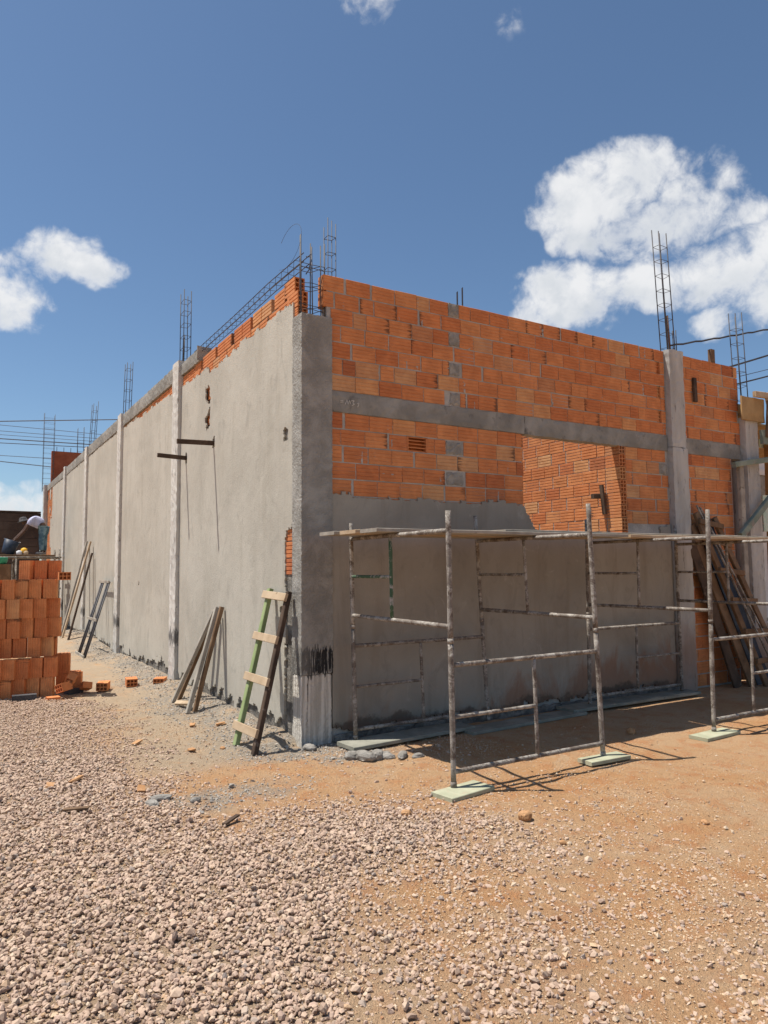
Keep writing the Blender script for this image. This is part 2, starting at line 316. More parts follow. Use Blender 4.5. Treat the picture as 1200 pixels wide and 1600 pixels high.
def link(o, parent=None):
    COL.objects.link(o)
    if parent is not None: o.parent = parent
    return o
def obj(name, me, mat, parent=None, loc=(0, 0, 0), rot=(0, 0, 0), scale=(1, 1, 1)):
    if mat and not me.materials: me.materials.append(MATS[mat])
    o = bpy.data.objects.new(name, me); o.location = loc; o.rotation_euler = rot; o.scale = scale
    return link(o, parent)
def tag(o, label=None, cat=None, group=None, kind=None):
    if label: o['label'] = label
    if cat: o['category'] = cat
    if group: o['group'] = group
    if kind: o['kind'] = kind
    return o
def empty(name, loc, label, cat, group=None, rz=0):
    o = bpy.data.objects.new(name, None); o.location = loc; o.rotation_euler = (0, 0, rz); o.empty_display_size = .1
    link(o); return tag(o, label, cat, group)
class MB:
    def __init__(s): s.v = []; s.f = []; s.sm = []
    def add(s, vs, fs, smooth=False):
        n = len(s.v); s.v += [tuple(q) for q in vs]; s.f += [tuple(i+n for i in f) for f in fs]; s.sm += [smooth]*len(fs); return s
    def box(s, a, b, jit=0.0):
        x0, y0, z0 = a; x1, y1, z1 = b
        vs = [(x0, y0, z0), (x1, y0, z0), (x1, y1, z0), (x0, y1, z0), (x0, y0, z1), (x1, y0, z1), (x1, y1, z1), (x0, y1, z1)]
        if jit: vs = [tuple(c+random.uniform(-jit, jit) for c in q) for q in vs]
        return s.add(vs, [(0, 3, 2, 1), (4, 5, 6, 7), (0, 1, 5, 4), (1, 2, 6, 5), (2, 3, 7, 6), (3, 0, 4, 7)])
    def beam(s, p, q, wd, th, side=(0, 0, 1), bev=0.0):
        """square timber from p to q, width wd across `side`, thickness th"""
        p = Vector(p); q = Vector(q); d = (q-p).normalized(); sd = Vector(side); sd = (sd-d*sd.dot(d)).normalized(); t = d.cross(sd)
        c = min(wd, th)*.12
        prof = [(-wd/2+c, -th/2), (wd/2-c, -th/2), (wd/2, -th/2+c), (wd/2, th/2-c), (wd/2-c, th/2), (-wd/2+c, th/2), (-wd/2, th/2-c), (-wd/2, -th/2+c)]
        n = 8; L = (q-p).length; k = max(2, int(L/.35)+1); vs = []
        for i in range(k):
            j = (random.uniform(-1, 1)*.0025, random.uniform(-1, 1)*.0025) if 0 < i < k-1 else (0, 0)
            o = p+d*L*i/(k-1)
            vs += [o+sd*(a+j[0])+t*(b_+j[1]) for a, b_ in prof]
        fs = [(i*n+j, i*n+(j+1) % n, (i+1)*n+(j+1) % n, (i+1)*n+j) for i in range(k-1) for j in range(n)]
        fs += [tuple(range(n-1, -1, -1)), tuple(range((k-1)*n, k*n))]
        return s.add(vs, fs)
    def tube(s, pts, r, n=10, cap=True, wob=0.0):
        pts = [Vector(q) for q in pts]; rs = r if hasattr(r, '__len__') else [r]*len(pts); vs = []
        d = (pts[1]-pts[0]).normalized(); a = Vector((0, 0, 1)) if abs(d.z) < .9 else Vector((1, 0, 0)); a = (a-d*a.dot(d)).normalized()
        for i, q in enumerate(pts):
            d = (pts[min(i+1, len(pts)-1)]-pts[max(i-1, 0)]).normalized(); a = (a-d*a.dot(d)).normalized(); b_ = d.cross(a)
            vs += [q+(a*math.cos(2*math.pi*k/n)+b_*math.sin(2*math.pi*k/n))*rs[i]*(1+random.uniform(-wob, wob)) for k in range(n)]
        m_ = len(pts)
        fs = [(i*n+j, i*n+(j+1) % n, (i+1)*n+(j+1) % n, (i+1)*n+j) for i in range(m_-1) for j in range(n)]
        s.add(vs, fs, n > 5)
        if cap: s.f += [tuple(len(s.v)-m_*n+j for j in range(n-1, -1, -1)), tuple(len(s.v)-n+j for j in range(n))]; s.sm += [False, False]
        return s
    def mesh(s, name):
        me = bpy.data.meshes.new(name); me.from_pydata(s.v, [], s.f); me.update()
        me.polygons.foreach_set('use_smooth', s.sm); return me
    def build(s, name, mat, parent=None, **k): return obj(name, s.mesh(name), mat, parent, **k)
def thick_box(name, mat, a, b, parent, step=.06, amp=.004, seed=0, **k):
    """box with subdivided, slightly uneven faces and worn edges"""
    a = np.array(a, float); b = np.array(b, float); mb = MB()
    n = [max(1, int(round((b[i]-a[i])/step))) for i in range(3)]
    idx = {}; vs = []
    def vid(i, j, l):
        key = (i, j, l)
        if key not in idx:
            q = [a[0]+(b[0]-a[0])*i/n[0], a[1]+(b[1]-a[1])*j/n[1], a[2]+(b[2]-a[2])*l/n[2]]
            q = [c+random.uniform(-amp, amp) for c in q]
            on = [(i in (0, n[0])), (j in (0, n[1])), (l in (0, n[2]))]
            if sum(on) >= 2:
                cen = (a+b)/2; sh = random.uniform(.2, 1.0)*amp*1.6
                for ax in range(3):
                    if on[ax]: q[ax] += math.copysign(sh, cen[ax]-q[ax])
            idx[key] = len(vs); vs.append(tuple(q))
        return idx[key]
    fs = []
    for i in range(n[0]):
        for j in range(n[1]):
            fs += [(vid(i, j, 0), vid(i, j+1, 0), vid(i+1, j+1, 0), vid(i+1, j, 0)), (vid(i, j, n[2]), vid(i+1, j, n[2]), vid(i+1, j+1, n[2]), vid(i, j+1, n[2]))]
    for i in range(n[0]):
        for l in range(n[2]):
            fs += [(vid(i, 0, l), vid(i+1, 0, l), vid(i+1, 0, l+1), vid(i, 0, l+1)), (vid(i, n[1], l), vid(i, n[1], l+1), vid(i+1, n[1], l+1), vid(i+1, n[1], l))]
    for j in range(n[1]):
        for l in range(n[2]):
            fs += [(vid(0, j, l), vid(0, j, l+1), vid(0, j+1, l+1), vid(0, j+1, l)), (vid(n[0], j, l), vid(n[0], j+1, l), vid(n[0], j+1, l+1), vid(n[0], j, l+1))]
    return mb.add(vs, fs).build(name, mat, parent, **k)
def sheet(name, mat, us, vs, present, to3, thick, amp, parent, seed=0, jit=.35):
    """render coat: a grid of cells, only where `present`, with broken edges of real thickness"""
    nu, nv = len(us), len(vs)
    U, V = np.meshgrid(us, vs, indexing='ij')
    du = np.gradient(us)[:, None]; dv = np.gradient(vs)[None, :]
    rj = rng.uniform(-jit, jit, (nu, nv, 2)); rj[0, :] = rj[-1, :] = 0
    Uj = U+rj[..., 0]*du; Vj = V+rj[..., 1]*dv; Vj = np.maximum(Vj, vs[0])
    wv = (fbm(U*1.3, V*1.1, seed)-.5)*amp*2+(fbm(U*6, V*5, seed+9)-.5)*amp*.8
    uc = (us[:-1]+us[1:])/2; vc = (vs[:-1]+vs[1:])/2
    P = present(*np.meshgrid(uc, vc, indexing='ij'))
    verts = []; faces = []; idf = {}; idb = {}
    def vf(i, j):
        if (i, j) not in idf: idf[(i, j)] = len(verts); verts.append(to3(Uj[i, j], Vj[i, j], wv[i, j]))
        return idf[(i, j)]
    def vb(i, j):
        if (i, j) not in idb: idb[(i, j)] = len(verts); verts.append(to3(Uj[i, j], Vj[i, j], -thick))
        return idb[(i, j)]
    for i in range(nu-1):
        for j in range(nv-1):
            if not P[i, j]: continue
            faces.append((vf(i, j), vf(i+1, j), vf(i+1, j+1), vf(i, j+1)))
            for (a, b_, ii, jj) in (((i, j), (i+1, j), i, j-1), ((i+1, j), (i+1, j+1), i+1, j), ((i+1, j+1), (i, j+1), i, j+1), ((i, j+1), (i, j), i-1, j)):
                if not (0 <= ii < nu-1 and 0 <= jj < nv-1) or not P[ii, jj]: faces.append((vf(*b_), vf(*a), vb(*a), vb(*b_)))
    me = bpy.data.meshes.new(name); me.from_pydata(verts, [], faces); me.update()
    return obj(name, me, mat, parent)

# bricks -------------------------------------------------------------
BL, BH, BD = .249, .144, .11
def brick_mesh(name, L=BL, H=BH, D=BD, groove=.0045, n=3, seed=0):
    """laid brick: fluted front at y=0, one profile run along x"""
    r_ = random.Random(seed); mb = MB(); c = .003
    pr = [(D, 0), (c, 0), (0, c)]
    for k in range(1, n+1):
        z = H*k/(n+1); pr += [(0, z-.0055), (groove, z), (0, z+.0055)]
    pr += [(0, H-c), (c, H), (D, H)]
    vs = []
    for x in (0, L): vs += [(x+r_.uniform(-.003, .003), y, z+r_.uniform(-.0006, .0006)) for y, z in pr]
    k = len(pr); fs = [(i, i+k, i+1+k, i+1) for i in range(k-1)]; fs = [f[::-1] for f in fs]
    fs += [tuple(range(k)), tuple(range(2*k-1, k-1, -1))]
    return mb.add(vs, [f[::-1] for f in fs]).mesh(name)
BRICKS = [brick_mesh('brick', seed=s_) for s_ in range(6)]
BRICKS_DEEP = [brick_mesh('brick', groove=.009, seed=s_+20) for s_ in range(4)]
def hollow_mesh(name, L=.235, D=.10, H=.14, nd=2, nh=3, rec=.05, groove=.004, ng=4):
    """hollow clay block along x, cells open at both ends, fluted on the broad sides"""
    mb = MB()
    ys = [0]; cw = (D-.012*(nd+1))/nd
    for i in range(nd): ys += [ys[-1]+.012, ys[-1]+.012+cw]
    ys.append(D)
    zs = [0]; ch = (H-.010*(nh+1))/nh
    for i in range(nh): zs += [zs[-1]+.010, zs[-1]+.010+ch]
    zs.append(H)
    for x, sg in ((0, 1), (L, -1)):
        for i in range(len(ys)-1):
            for j in range(len(zs)-1):
                q = [(x, ys[i], zs[j]), (x, ys[i+1], zs[j]), (x, ys[i+1], zs[j+1]), (x, ys[i], zs[j+1])]
                if i % 2 and j % 2:
                    b_ = [(x+sg*rec, y, z) for _, y, z in q]
                    mb.add(q+b_, [(0, 1, 5, 4), (1, 2, 6, 5), (2, 3, 7, 6), (3, 0, 4, 7), (4, 5, 6, 7)])
                else: mb.add(q, [(0, 1, 2, 3)])
    pr = [(0, 0)]
    for k in range(1, ng+1):
        z = H*k/(ng+1); pr += [(0, z-.006), (groove, z), (0, z+.006)]
    pr += [(0, H), (D, H)]
    for k in range(ng, 0, -1):
        z = H*k/(ng+1); pr += [(D, z+.006), (D-groove, z), (D, z-.006)]
    pr += [(D, 0)]
    n = len(pr); vs = [(x, y, z) for x in (0, L) for y, z in pr]
    mb.add(vs, [(i, (i+1) % n, (i+1) % n+n, i+n) for i in range(n)])
    return mb.mesh(name)
HOLLOW = hollow_mesh('brick')
HOLLOW_WALL = hollow_mesh('brick', L=.24, D=.105, H=BH, groove=.008, ng=3)

# ------------------------------------------------------------------ ground
GRAVEL = [[(-2.06, 4.54), (-1.53, 3.66), (-1.27, 3.01), (-1.35, 1.39), (-1.44, -0.04), (-1.45, -1.05), (-1.28, -1.55), (-0.99, -1.73), (-0.52, -1.63), (-0.08, -1.84), (-0.14, -2.27), (-0.38, -2.65), (-0.79, -2.82), (-0.97, -3.0), (-1.04, -3.31), (-1.29, -3.62), (-2.2, -4.6), (-4.5, -5.5), (-6, -2), (-5, 3), (-3, 4.8)],
          [(0.12, -1.9), (0.33, -2.1), (0.37, -2.46), (0.13, -2.87), (-0.2, -2.95), (-0.32, -2.69)],
          [(-0.86, -3.32), (-0.58, -3.34), (-0.35, -3.45), (-0.29, -3.67), (-0.53, -3.79), (-0.88, -3.88), (-1.11, -3.74), (-1.18, -3.52)],
          [(0.16, -3.9), (0.42, -3.93), (0.25, -4.2), (-0.13, -3.98)]]
def sdpoly(x, y, poly):
    dmin = np.full(x.shape, 1e9); ins = np.zeros(x.shape, bool); n = len(poly)
    for i in range(n):
        ax, ay = poly[i]; bx, by = poly[(i+1) % n]; ex, ey = bx-ax, by-ay
        t = np.clip(((x-ax)*ex+(y-ay)*ey)/(ex*ex+ey*ey), 0, 1)
        dmin = np.minimum(dmin, np.hypot(x-ax-t*ex, y-ay-t*ey))
        cr = (ay > y) != (by > y); xx = ax+(y-ay)/(ey if ey else 1e-9)*ex
        ins ^= cr & (x < xx)
    return np.where(ins, -dmin, dmin)
def gravel_mask(x, y):
    wx = x+(fbm(x*2.2, y*2.2, 3)-.5)*.7; wy = y+(fbm(x*2.2+9, y*2.2, 5)-.5)*.7
    m = sstep(.50, -.50, sdpoly(wx, wy, GRAVEL[0])+(fbm(x*6, y*6, 8)-.5)*.35)
    for p_, s_ in zip(GRAVEL[1:], (.42, .50, .45)): m = np.maximum(m, s_*sstep(.26, -.22, sdpoly(wx, wy, p_)+(fbm(x*6, y*6, 8)-.5)*.3))
    return m
def cement_mask(x, y):
    k = (fbm(x*1.7, y*1.7, 21)-.5)
    a = sstep(.75, .1, -x+k*.8)*(y > -.35)*(x < .3)+sstep(.5, .1, np.hypot((x+.9)*.7, (y+.95)*1.4)+k*.5)
    bq = sstep(.55, .15, np.hypot(x-.25, (y+.45)*1.6)+k*.5)
    return np.clip(np.maximum(a*.85, bq), 0, 1)
def gh(x, y):
    x = np.asarray(x, float); y = np.asarray(y, float)
    h = (fbm(x*.5, y*.5, 40)-.5)*.03+(fbm(x*3.1, y*3.1, 41)-.5)*.026+(fbm(x*8, y*8, 42, 2)-.5)*.014
    pad = np.exp(-(((x-.39)/.35)**2+((y+1.74)/.25)**2))+np.exp(-(((x-1.83)/.35)**2+((y+1.70)/.25)**2))+np.exp(-(((x-3.32)/.35)**2+((y+1.66)/.25)**2))
    h = h*(1-np.clip(pad, 0, 1))
    h = h*(1-np.clip(sstep(.7, .35, np.abs(y+.22))*sstep(.0, .2, x)*.8, 0, 1))
    wall = sstep(.42, .0, -x+(fbm(x*4, y*2.5, 44)-.5)*.25)*(y > .1)*(x < .4)
    h = h+wall*(.045+.05*fbm(x*5, y*5, 45))
    h = h+.02*gravel_mask(x, y)
    h = h+.22*np.exp(-(((x+.35)/.5)**2+((y-11.2)/1.1)**2))
    return h
def axis(lo, hi, step, far):
    a = list(np.arange(lo, hi+1e-6, step)); s_ = step; l = lo; out_ = []
    while l > -far: s_ *= 1.35; l -= s_; out_.append(l)
    r_ = []; s_ = step; h_ = hi
    while h_ < far: s_ *= 1.35; h_ += s_; r_.append(h_)
    return np.array(out_[::-1]+a+r_)
gx = axis(-5, 8, .05, 3500); gy = axis(-6, 7, .05, 3500)
X, Y = np.meshgrid(gx, gy, indexing='ij'); Z = gh(X, Y)
far = sstep(30, 80, np.hypot(X, Y)); Z = Z*(1-far)
me = bpy.data.meshes.new('ground'); nx, ny = len(gx), len(gy)
me.vertices.add(nx*ny); me.vertices.foreach_set('co', np.stack([X, Y, Z], -1).astype(np.float32).ravel())
ii, jj = np.meshgrid(np.arange(nx-1), np.arange(ny-1), indexing='ij'); a0 = (ii*ny+jj).ravel()
quads = np.stack([a0, a0+ny, a0+ny+1, a0+1], -1).astype(np.int32)
def raw_faces(me, q):
    n, k = q.shape; me.loops.add(n*k); me.polygons.add(n)
    me.loops.foreach_set('vertex_index', q.ravel()); me.polygons.foreach_set('loop_start', np.arange(0, n*k, k, dtype=np.int32))
    me.polygons.foreach_set('loop_total', np.full(n, k, np.int32)); me.update(calc_edges=True)
raw_faces(me, quads); me.polygons.foreach_set('use_smooth', np.ones(len(quads), bool))
PATH = sstep(1.9, 1.0, -X+(fbm(X*2, Y*2, 33)-.5)*.8)*sstep(-.8, .3, Y+(fbm(X*2, Y*2, 34)-.5)*.8)*(X < .4)
for nm, arr in (('gravel', gravel_mask(X, Y)), ('cement', cement_mask(X, Y)), ('path', PATH)):
    at = me.attributes.new(nm, 'FLOAT', 'POINT'); at.data.foreach_set('value', arr.astype(np.float32).ravel())
me.validate()
tag(obj('ground', me, 'soil'), 'bare orange earth and crushed stone yard around the building', None, None, 'structure')

# crushed stone ------------------------------------------------------
ph = (1+5**.5)/2
ICO_V = np.array([(-1, ph, 0), (1, ph, 0), (-1, -ph, 0), (1, -ph, 0), (0, -1, ph), (0, 1, ph), (0, -1, -ph), (0, 1, -ph), (ph, 0, -1), (ph, 0, 1), (-ph, 0, -1), (-ph, 0, 1)])/math.hypot(1, ph)
ICO_F = np.array([(0, 11, 5), (0, 5, 1), (0, 1, 7), (0, 7, 10), (0, 10, 11), (1, 5, 9), (5, 11, 4), (11, 10, 2), (10, 7, 6), (7, 1, 8), (3, 9, 4), (3, 4, 2), (3, 2, 6), (3, 6, 8), (3, 8, 9), (4, 9, 5), (2, 4, 11), (6, 2, 10), (8, 6, 7), (9, 8, 1)], np.int32)
OCT_V = np.array([(1, 0, 0), (-1, 0, 0), (0, 1, 0), (0, -1, 0), (0, 0, 1), (0, 0, -1)], float)
OCT_F = np.array([(0, 2, 4), (2, 1, 4), (1, 3, 4), (3, 0, 4), (2, 0, 5), (1, 2, 5), (3, 1, 5), (0, 3, 5)], np.int32)
def rand_rot(n):
    q = rng.normal(size=(n, 4)); q /= np.linalg.norm(q, axis=1)[:, None]; w_, x, y, z = q.T
    return np.stack([1-2*(y*y+z*z), 2*(x*y-z*w_), 2*(x*z+y*w_), 2*(x*y+z*w_), 1-2*(x*x+z*z), 2*(y*z-x*w_), 2*(x*z-y*w_), 2*(y*z+x*w_), 1-2*(x*x+y*y)], -1).reshape(n, 3, 3)
def stones(name, mat, px, py, size, lift, label, fine=True, flat=(.5, .85)):
    n = len(px); BV, BF = (ICO_V, ICO_F) if fine else (OCT_V, OCT_F); k = len(BV)
    v = BV[None]*rng.uniform(.60, 1.18, (n, k, 1)) + rng.normal(0, .07, (n, k, 3))
    v *= np.stack([rng.uniform(.85, 1.35, n), rng.uniform(.7, 1.05, n), rng.uniform(*flat, n)], -1)[:, None, :]
    # tilt a little, then spin
    Rm = rand_rot(n); tl = rng.uniform(0, 1, n)[:, None, None]
    v = np.where(tl < .45, np.einsum('nij,nkj->nki', Rm, v), v)
    a = rng.uniform(0, 6.283, n); ca, sa = np.cos(a)[:, None], np.sin(a)[:, None]
    v = np.stack([v[..., 0]*ca-v[..., 1]*sa, v[..., 0]*sa+v[..., 1]*ca, v[..., 2]], -1)*size[:, None, None]
    v += np.stack([px, py, gh(px, py)+size*lift], -1)[:, None, :]
    F = (BF[None]+(np.arange(n)*k)[:, None, None]).reshape(-1, 3).astype(np.int32)
    me = bpy.data.meshes.new(name); me.vertices.add(n*k); me.vertices.foreach_set('co', v.astype(np.float32).ravel()); raw_faces(me, F); me.polygons.foreach_set('use_smooth', np.zeros(len(F), bool))
    at = me.attributes.new('rnd', 'FLOAT', 'POINT'); at.data.foreach_set('value', np.repeat(rng.uniform(0, 1, n), k).astype(np.float32))
    return tag(obj(name, me, mat), label, None, None, 'stuff')
def scatter(n, x0, x1, y0, y1, dens):
    x = rng.uniform(x0, x1, n); y = rng.uniform(y0, y1, n); k = rng.uniform(0, 1, n) < dens(x, y); return x[k], y[k]
def outside(x, y): return ~((x > -.02) & (y > -.02))
def near(x, y): return y < .2-.25*x
gd = lambda x, y: np.clip(gravel_mask(x, y)*1.02, .012+.15*sstep(-1.6, -2.8, y)*sstep(1.3, .1, x), 1)*outside(x, y)
gx1, gy1 = scatter(190000, -3.7, 1.4, -4.9, 5.0, gd)
k = near(gx1, gy1); gsz = lambda n: (rng.beta(1.6, 2.6, n)*.0125+.0055)*(1+.45*(rng.uniform(0, 1, n) > .96))
n = int(k.sum()); stones('gravel', 'stone_crushed', gx1[k], gy1[k], gsz(n), rng.uniform(-.35, .45, n)+.75*gravel_mask(gx1[k], gy1[k]), 'beige and pinkish crushed stone covering the foreground')
k = ~k; n = int(k.sum()); stones('gravel', 'stone_crushed', gx1[k], gy1[k], gsz(n), rng.uniform(0, 1.1, n), 'beige crushed stone spread before the brick pile', False)
gx2, gy2 = scatter(320000, -3.4, 5.0, -4.9, 5.5, lambda x, y: (.30+.45*np.clip(gravel_mask(x, y), 0, 1)+.75*sstep(.50, .70, fbm(x*1.6, y*1.6, 60)))*outside(x, y)*sstep(6, 0, x)*sstep(6, 0, np.hypot(x+1.0, y+2.6)*.85))
n = len(gx2)
stones('pebbles', 'stone_soil', gx2, gy2, (.003+.0065*rng.beta(1.2, 2.6, n))*(1+1.1*(rng.uniform(0, 1, n) > .965)), rng.uniform(0, .6, n), 'small tan pebbles scattered over the orange earth', False)
gx3, gy3 = scatter(42000, -1.6, .5, -1.3, 12.5, lambda x, y: cement_mask(x, y)*.8*((x < -.01) | (y < -.02)))
n = len(gx3)
stones('mortar_crumbs', 'stone_cement', gx3, gy3, rng.uniform(.005, .013, n)*(1+.9*(rng.uniform(0, 1, n) > .96)), rng.uniform(0, .7, n), 'grey mortar crumbs and grit along the wall foot', False)

# ------------------------------------------------------------------ unfinished building
B = empty('unfinished_building', (0, 0, 0), 'long unfinished building of orange hollow bricks, grey plaster and concrete columns', 'building')
def wall_core(name, boxes, mat='mortar'):
    mb = MB()
    for a, b_ in boxes: mb.box(a, b_)
    return mb.build(name, mat, B)
CP = .1557
FY, LX = .030, .022         # brick planes of the front and the left wall
fcore = wall_core('front_wall', [((.27, FY+.007, 3.17), (4.872, FY+.11, 4.255)), ((4.962, FY+.007, 3.17), (6.56, FY+.11, 4.255)), *[((4.872, FY+.007, 3.172+CP*k), (4.962, FY+.11, 3.172+CP*(k+1)-.002)) for k in (0, 2, 4, 6)], ((.27, FY+.007, 0), (1.135, FY+.11, 2.98)), ((1.135, FY+.007, 0), (1.385, FY+.11, 2.668)), ((1.135, FY+.007, 2.82), (1.385, FY+.11, 2.98)), ((1.385, FY+.007, 0), (2.62, FY+.11, 2.98)), ((2.62, FY+.007, 0), (4.15, FY+.11, 1.86)), ((4.255, FY+.007, 1.80), (6.36, FY+.11, 2.98)), ((4.15, FY+.007, 0), (6.36, FY+.11, 1.80))])
lcore = wall_core('left_wall', [((LX+.007, .215, 0), (LX+.11, 2.655, 4.06)), ((LX+.007, 2.655, 0), (LX+.11, 2.935, 3.275)), ((LX+.007, 2.655, 3.485), (LX+.11, 2.935, 3.585)), ((LX+.007, 2.655, 3.825), (LX+.11, 2.935, 4.06)), ((LX+.007, 2.935, 0), (LX+.11, 20.55, 4.06)), ((LX+.007, .34, 4.06), (LX+.11, 3.2, 4.085)), ((LX+.007, 3.2, 4.06), (LX+.11, 20.55, 4.2))], 'mortar_rough')
icore = wall_core('inner_wall', [((4.152, .30, 0), (4.25, 6.0, 4.15)), ((4.152, .145, 0), (4.25, .30, 2.97))])
wall_core('back_wall', [((.14, 20.6, 0), (7, 20.8, 5.62))], 'red_wall')
wall_core('side_wall', [((6.45, .16, 0), (6.56, 20.6, 4.2))], 'red_wall')

NB = [0]; STUFF = MB()
def stuff_brick(me, M):
    vs = [M @ v.co for v in me.vertices]; STUFF.add(vs, [tuple(p_.vertices) for p_ in me.polygons])
def lay(parent, loc, rz, length, meshes, base_len=BL, single=True, hs=1.0, mat='brick_clay'):
    me = random.choice(meshes)
    rot = (random.uniform(-.006, .006), random.uniform(-.009, .009), rz+random.uniform(-.008, .008))
    if single:
        NB[0] += 1
        return obj('brick', me, mat, parent, loc, rot, (length/base_len, 1, hs))
    from mathutils import Euler
    M = Matrix.Translation(loc) @ Euler(rot).to_matrix().to_4x4() @ Matrix.Diagonal((length/base_len, 1, hs, 1))
    stuff_brick(me, M)
def course_front(x0, x1, z, off, parent, gaps=(), single=True, hs=1.0, rag=False):
    x = x0-off*BL
    while x < x1-.02:
        L = BL*random.choice((1, 1, 1, 1, 1, .97, 1.02)) if random.random() > .06 else BL*random.uniform(.45, .6)
        a = max(x, x0); b_ = min(x+L, x1)
        for (g0, g1) in gaps:
            if a < g1 and b_ > g0:
                if a < g0-.05: b_ = g0
                else: a = max(a, g1); b_ = max(b_, a); 
        if b_-a > .035:
            lay(parent, (a, FY+random.uniform(-.003, .003), z+random.uniform(-.0015, .0015)), 0, b_-a, BRICKS, single=single, hs=hs)
        x = max(x+L, b_)+(random.uniform(.006, .013) if random.random() > .16 else random.uniform(.018, .032))
OFFS = [.0, .55, .18, .62, .1, .58, .15]
for k in range(7):                                      # above the beam, counted from the beam up
    z = 3.178+k*CP
    x0 = .235 if k >= 5 else .315
    gaps = [(1.66, 1.80)] if k in (0, 2, 4, 6) else []
    course_front(x0, 5.03, z, OFFS[k], fcore, gaps+([(4.88, 4.95)] if k in (3, 5, 1) else []))
    course_front(5.36, 6.57, z, OFFS[(k+3) % 7], fcore)
for k in range(6):                                      # under the beam
    z = 2.826-k*CP
    course_front(.315, 2.63, z, OFFS[(k*2+1) % 7], fcore, ([(1.14, 1.38)] if k == 1 else [])+([(1.60, 1.83)] if k in (1, 3) else []), single=k < 5)
    course_front(4.26, 5.03, z, OFFS[(k*3+2) % 7], fcore, [(4.86, 5.03)] if k in (1,) else [])
for k in range(19):
    course_front(5.36, 6.34, 2.826-k*CP, OFFS[(k*2) % 7], fcore, single=k < 6)
for (x0, x1, z0, z1) in [(1.662, 1.798, 3.182+CP*k, 3.182+CP*k+.138) for k in (0, 2, 4, 6)]+[(1.605, 1.825, 2.672, 2.81), (1.605, 1.825, 2.36, 2.50), (4.865, 5.02, 2.67, 2.81)]:
    thick_box('mortar_fill', 'mortar_grout', (x0, FY-.004, z0), (x1, FY+.06, z1), fcore, .03, .005)
# flush mortar smears in a few joints
for k in range(48):
    x = random.uniform(.4, 4.8); z = 3.175+CP*random.randint(0, 6)
    if random.random() < .35: x, z = random.uniform(.4, 2.5), 2.826-CP*random.randint(0, 4)
    thick_box('mortar_smear', 'mortar', (x, FY-.002, z-.006), (x+random.uniform(.014, .034), FY+.02, z+random.uniform(.04, .145)), fcore, .025, .004)
# broken brick showing its cells, and open toothing pockets beside the column
bb = MB()
for zz in (2.672, 2.707, 2.742, 2.777, 2.808): bb.box((1.145, FY+.004+.012*random.random(), zz), (1.375, FY+.075, zz+.008), .002)
bb.box((1.145, FY+.075, 2.67), (1.375, FY+.085, 2.816)); bb.box((1.143, FY, 2.672), (1.155, FY+.08, 2.815)); bb.box((1.366, FY, 2.672), (1.377, FY+.08, 2.815))
bb.build('brick', 'brick_clay', fcore)
# beam
thick_box('beam', 'concrete_beam', (.305, FY-.012, 2.972), (2.66, FY+.115, 3.170), B, .05, .0035)
thick_box('beam', 'concrete_beam', (2.664, FY-.010, 2.968), (5.03, FY+.116, 3.172), B, .05, .0035)
thick_box('beam', 'concrete_beam', (5.345, FY-.008, 2.970), (6.56, FY+.114, 3.170), B, .05, .0035)
# chalk scrawl on the beam
ck = MB()
for (x, z, pts) in ((.40, 3.065, [(0, 0), (.03, .004)]), (.40, 3.08, [(0, 0), (.028, .002)]), (.45, 3.05, [(0, .0), (.018, .045), (.03, .0), (.045, .045), (.055, .01)]), (.515, 3.05, [(0, .04), (.03, .045), (.012, .02), (.034, .012), (.004, -.004)]), (.575, 3.05, [(0, .02), (.02, .03), (.012, 0), (.006, -.012)])):
    for a, b_ in zip(pts, pts[1:]): ck.beam((x+a[0], FY-.0165, z+a[1]), (x+b_[0], FY-.0165, z+b_[1]), .007, .003, (0, 0, 1) if abs(a[0]-b_[0]) > .01 else (1, 0, 0))
mat_simple('chalk', (.42, .41, .38), (.55, .54, .50), 30)
ck.build('chalk_mark', 'chalk', B)
# columns
thick_box('column', 'concrete_column', (.0, 0, .605), (.312, .205, 3.845), B, .018, .0022)
thick_box('column', 'concrete_column', (.006, .008, -.05), (.300, .20, .605), B, .022, .0025)
thick_box('column', 'concrete_pier_grey', (5.035, -.055, -.05), (5.335, .16, 3.02), B, .05, .004)
thick_box('column', 'concrete_pier_grey', (5.045, -.045, 3.02), (5.325, .16, 4.275), B, .05, .004)
thick_box('column', 'concrete_pier_grey', (6.575, -.06, -.05), (6.86, .20, 3.56), B, .05, .004)
for k, y0 in enumerate((3.98, 7.93, 11.88, 15.62)):
    thick_box('column', 'concrete_pier', (-.045, y0, -.06), (.14, y0+.31, 4.43+.02*(k % 2)), B, .06, .004)
thick_box('column', 'concrete_pier_grey', (-.10, 20.25, -.06), (.14, 20.58, 4.42), B, .08, .005)
# ring beam on the left wall
for (y0, y1, z1) in ((3.16, 3.975, 4.375), (4.295, 7.925, 4.425), (8.245, 11.875, 4.43), (12.195, 15.615, 4.42), (15.935, 20.245, 4.40)):
    thick_box('ring_beam', 'concrete_beam', (LX-.03, y0, 4.203), (.145, y1, z1), B, .06, .004)
thick_box('formwork_end', 'wood_grey', (LX-.055, 3.135, 4.21), (.16, 3.156, 4.40), B, .05, .003)
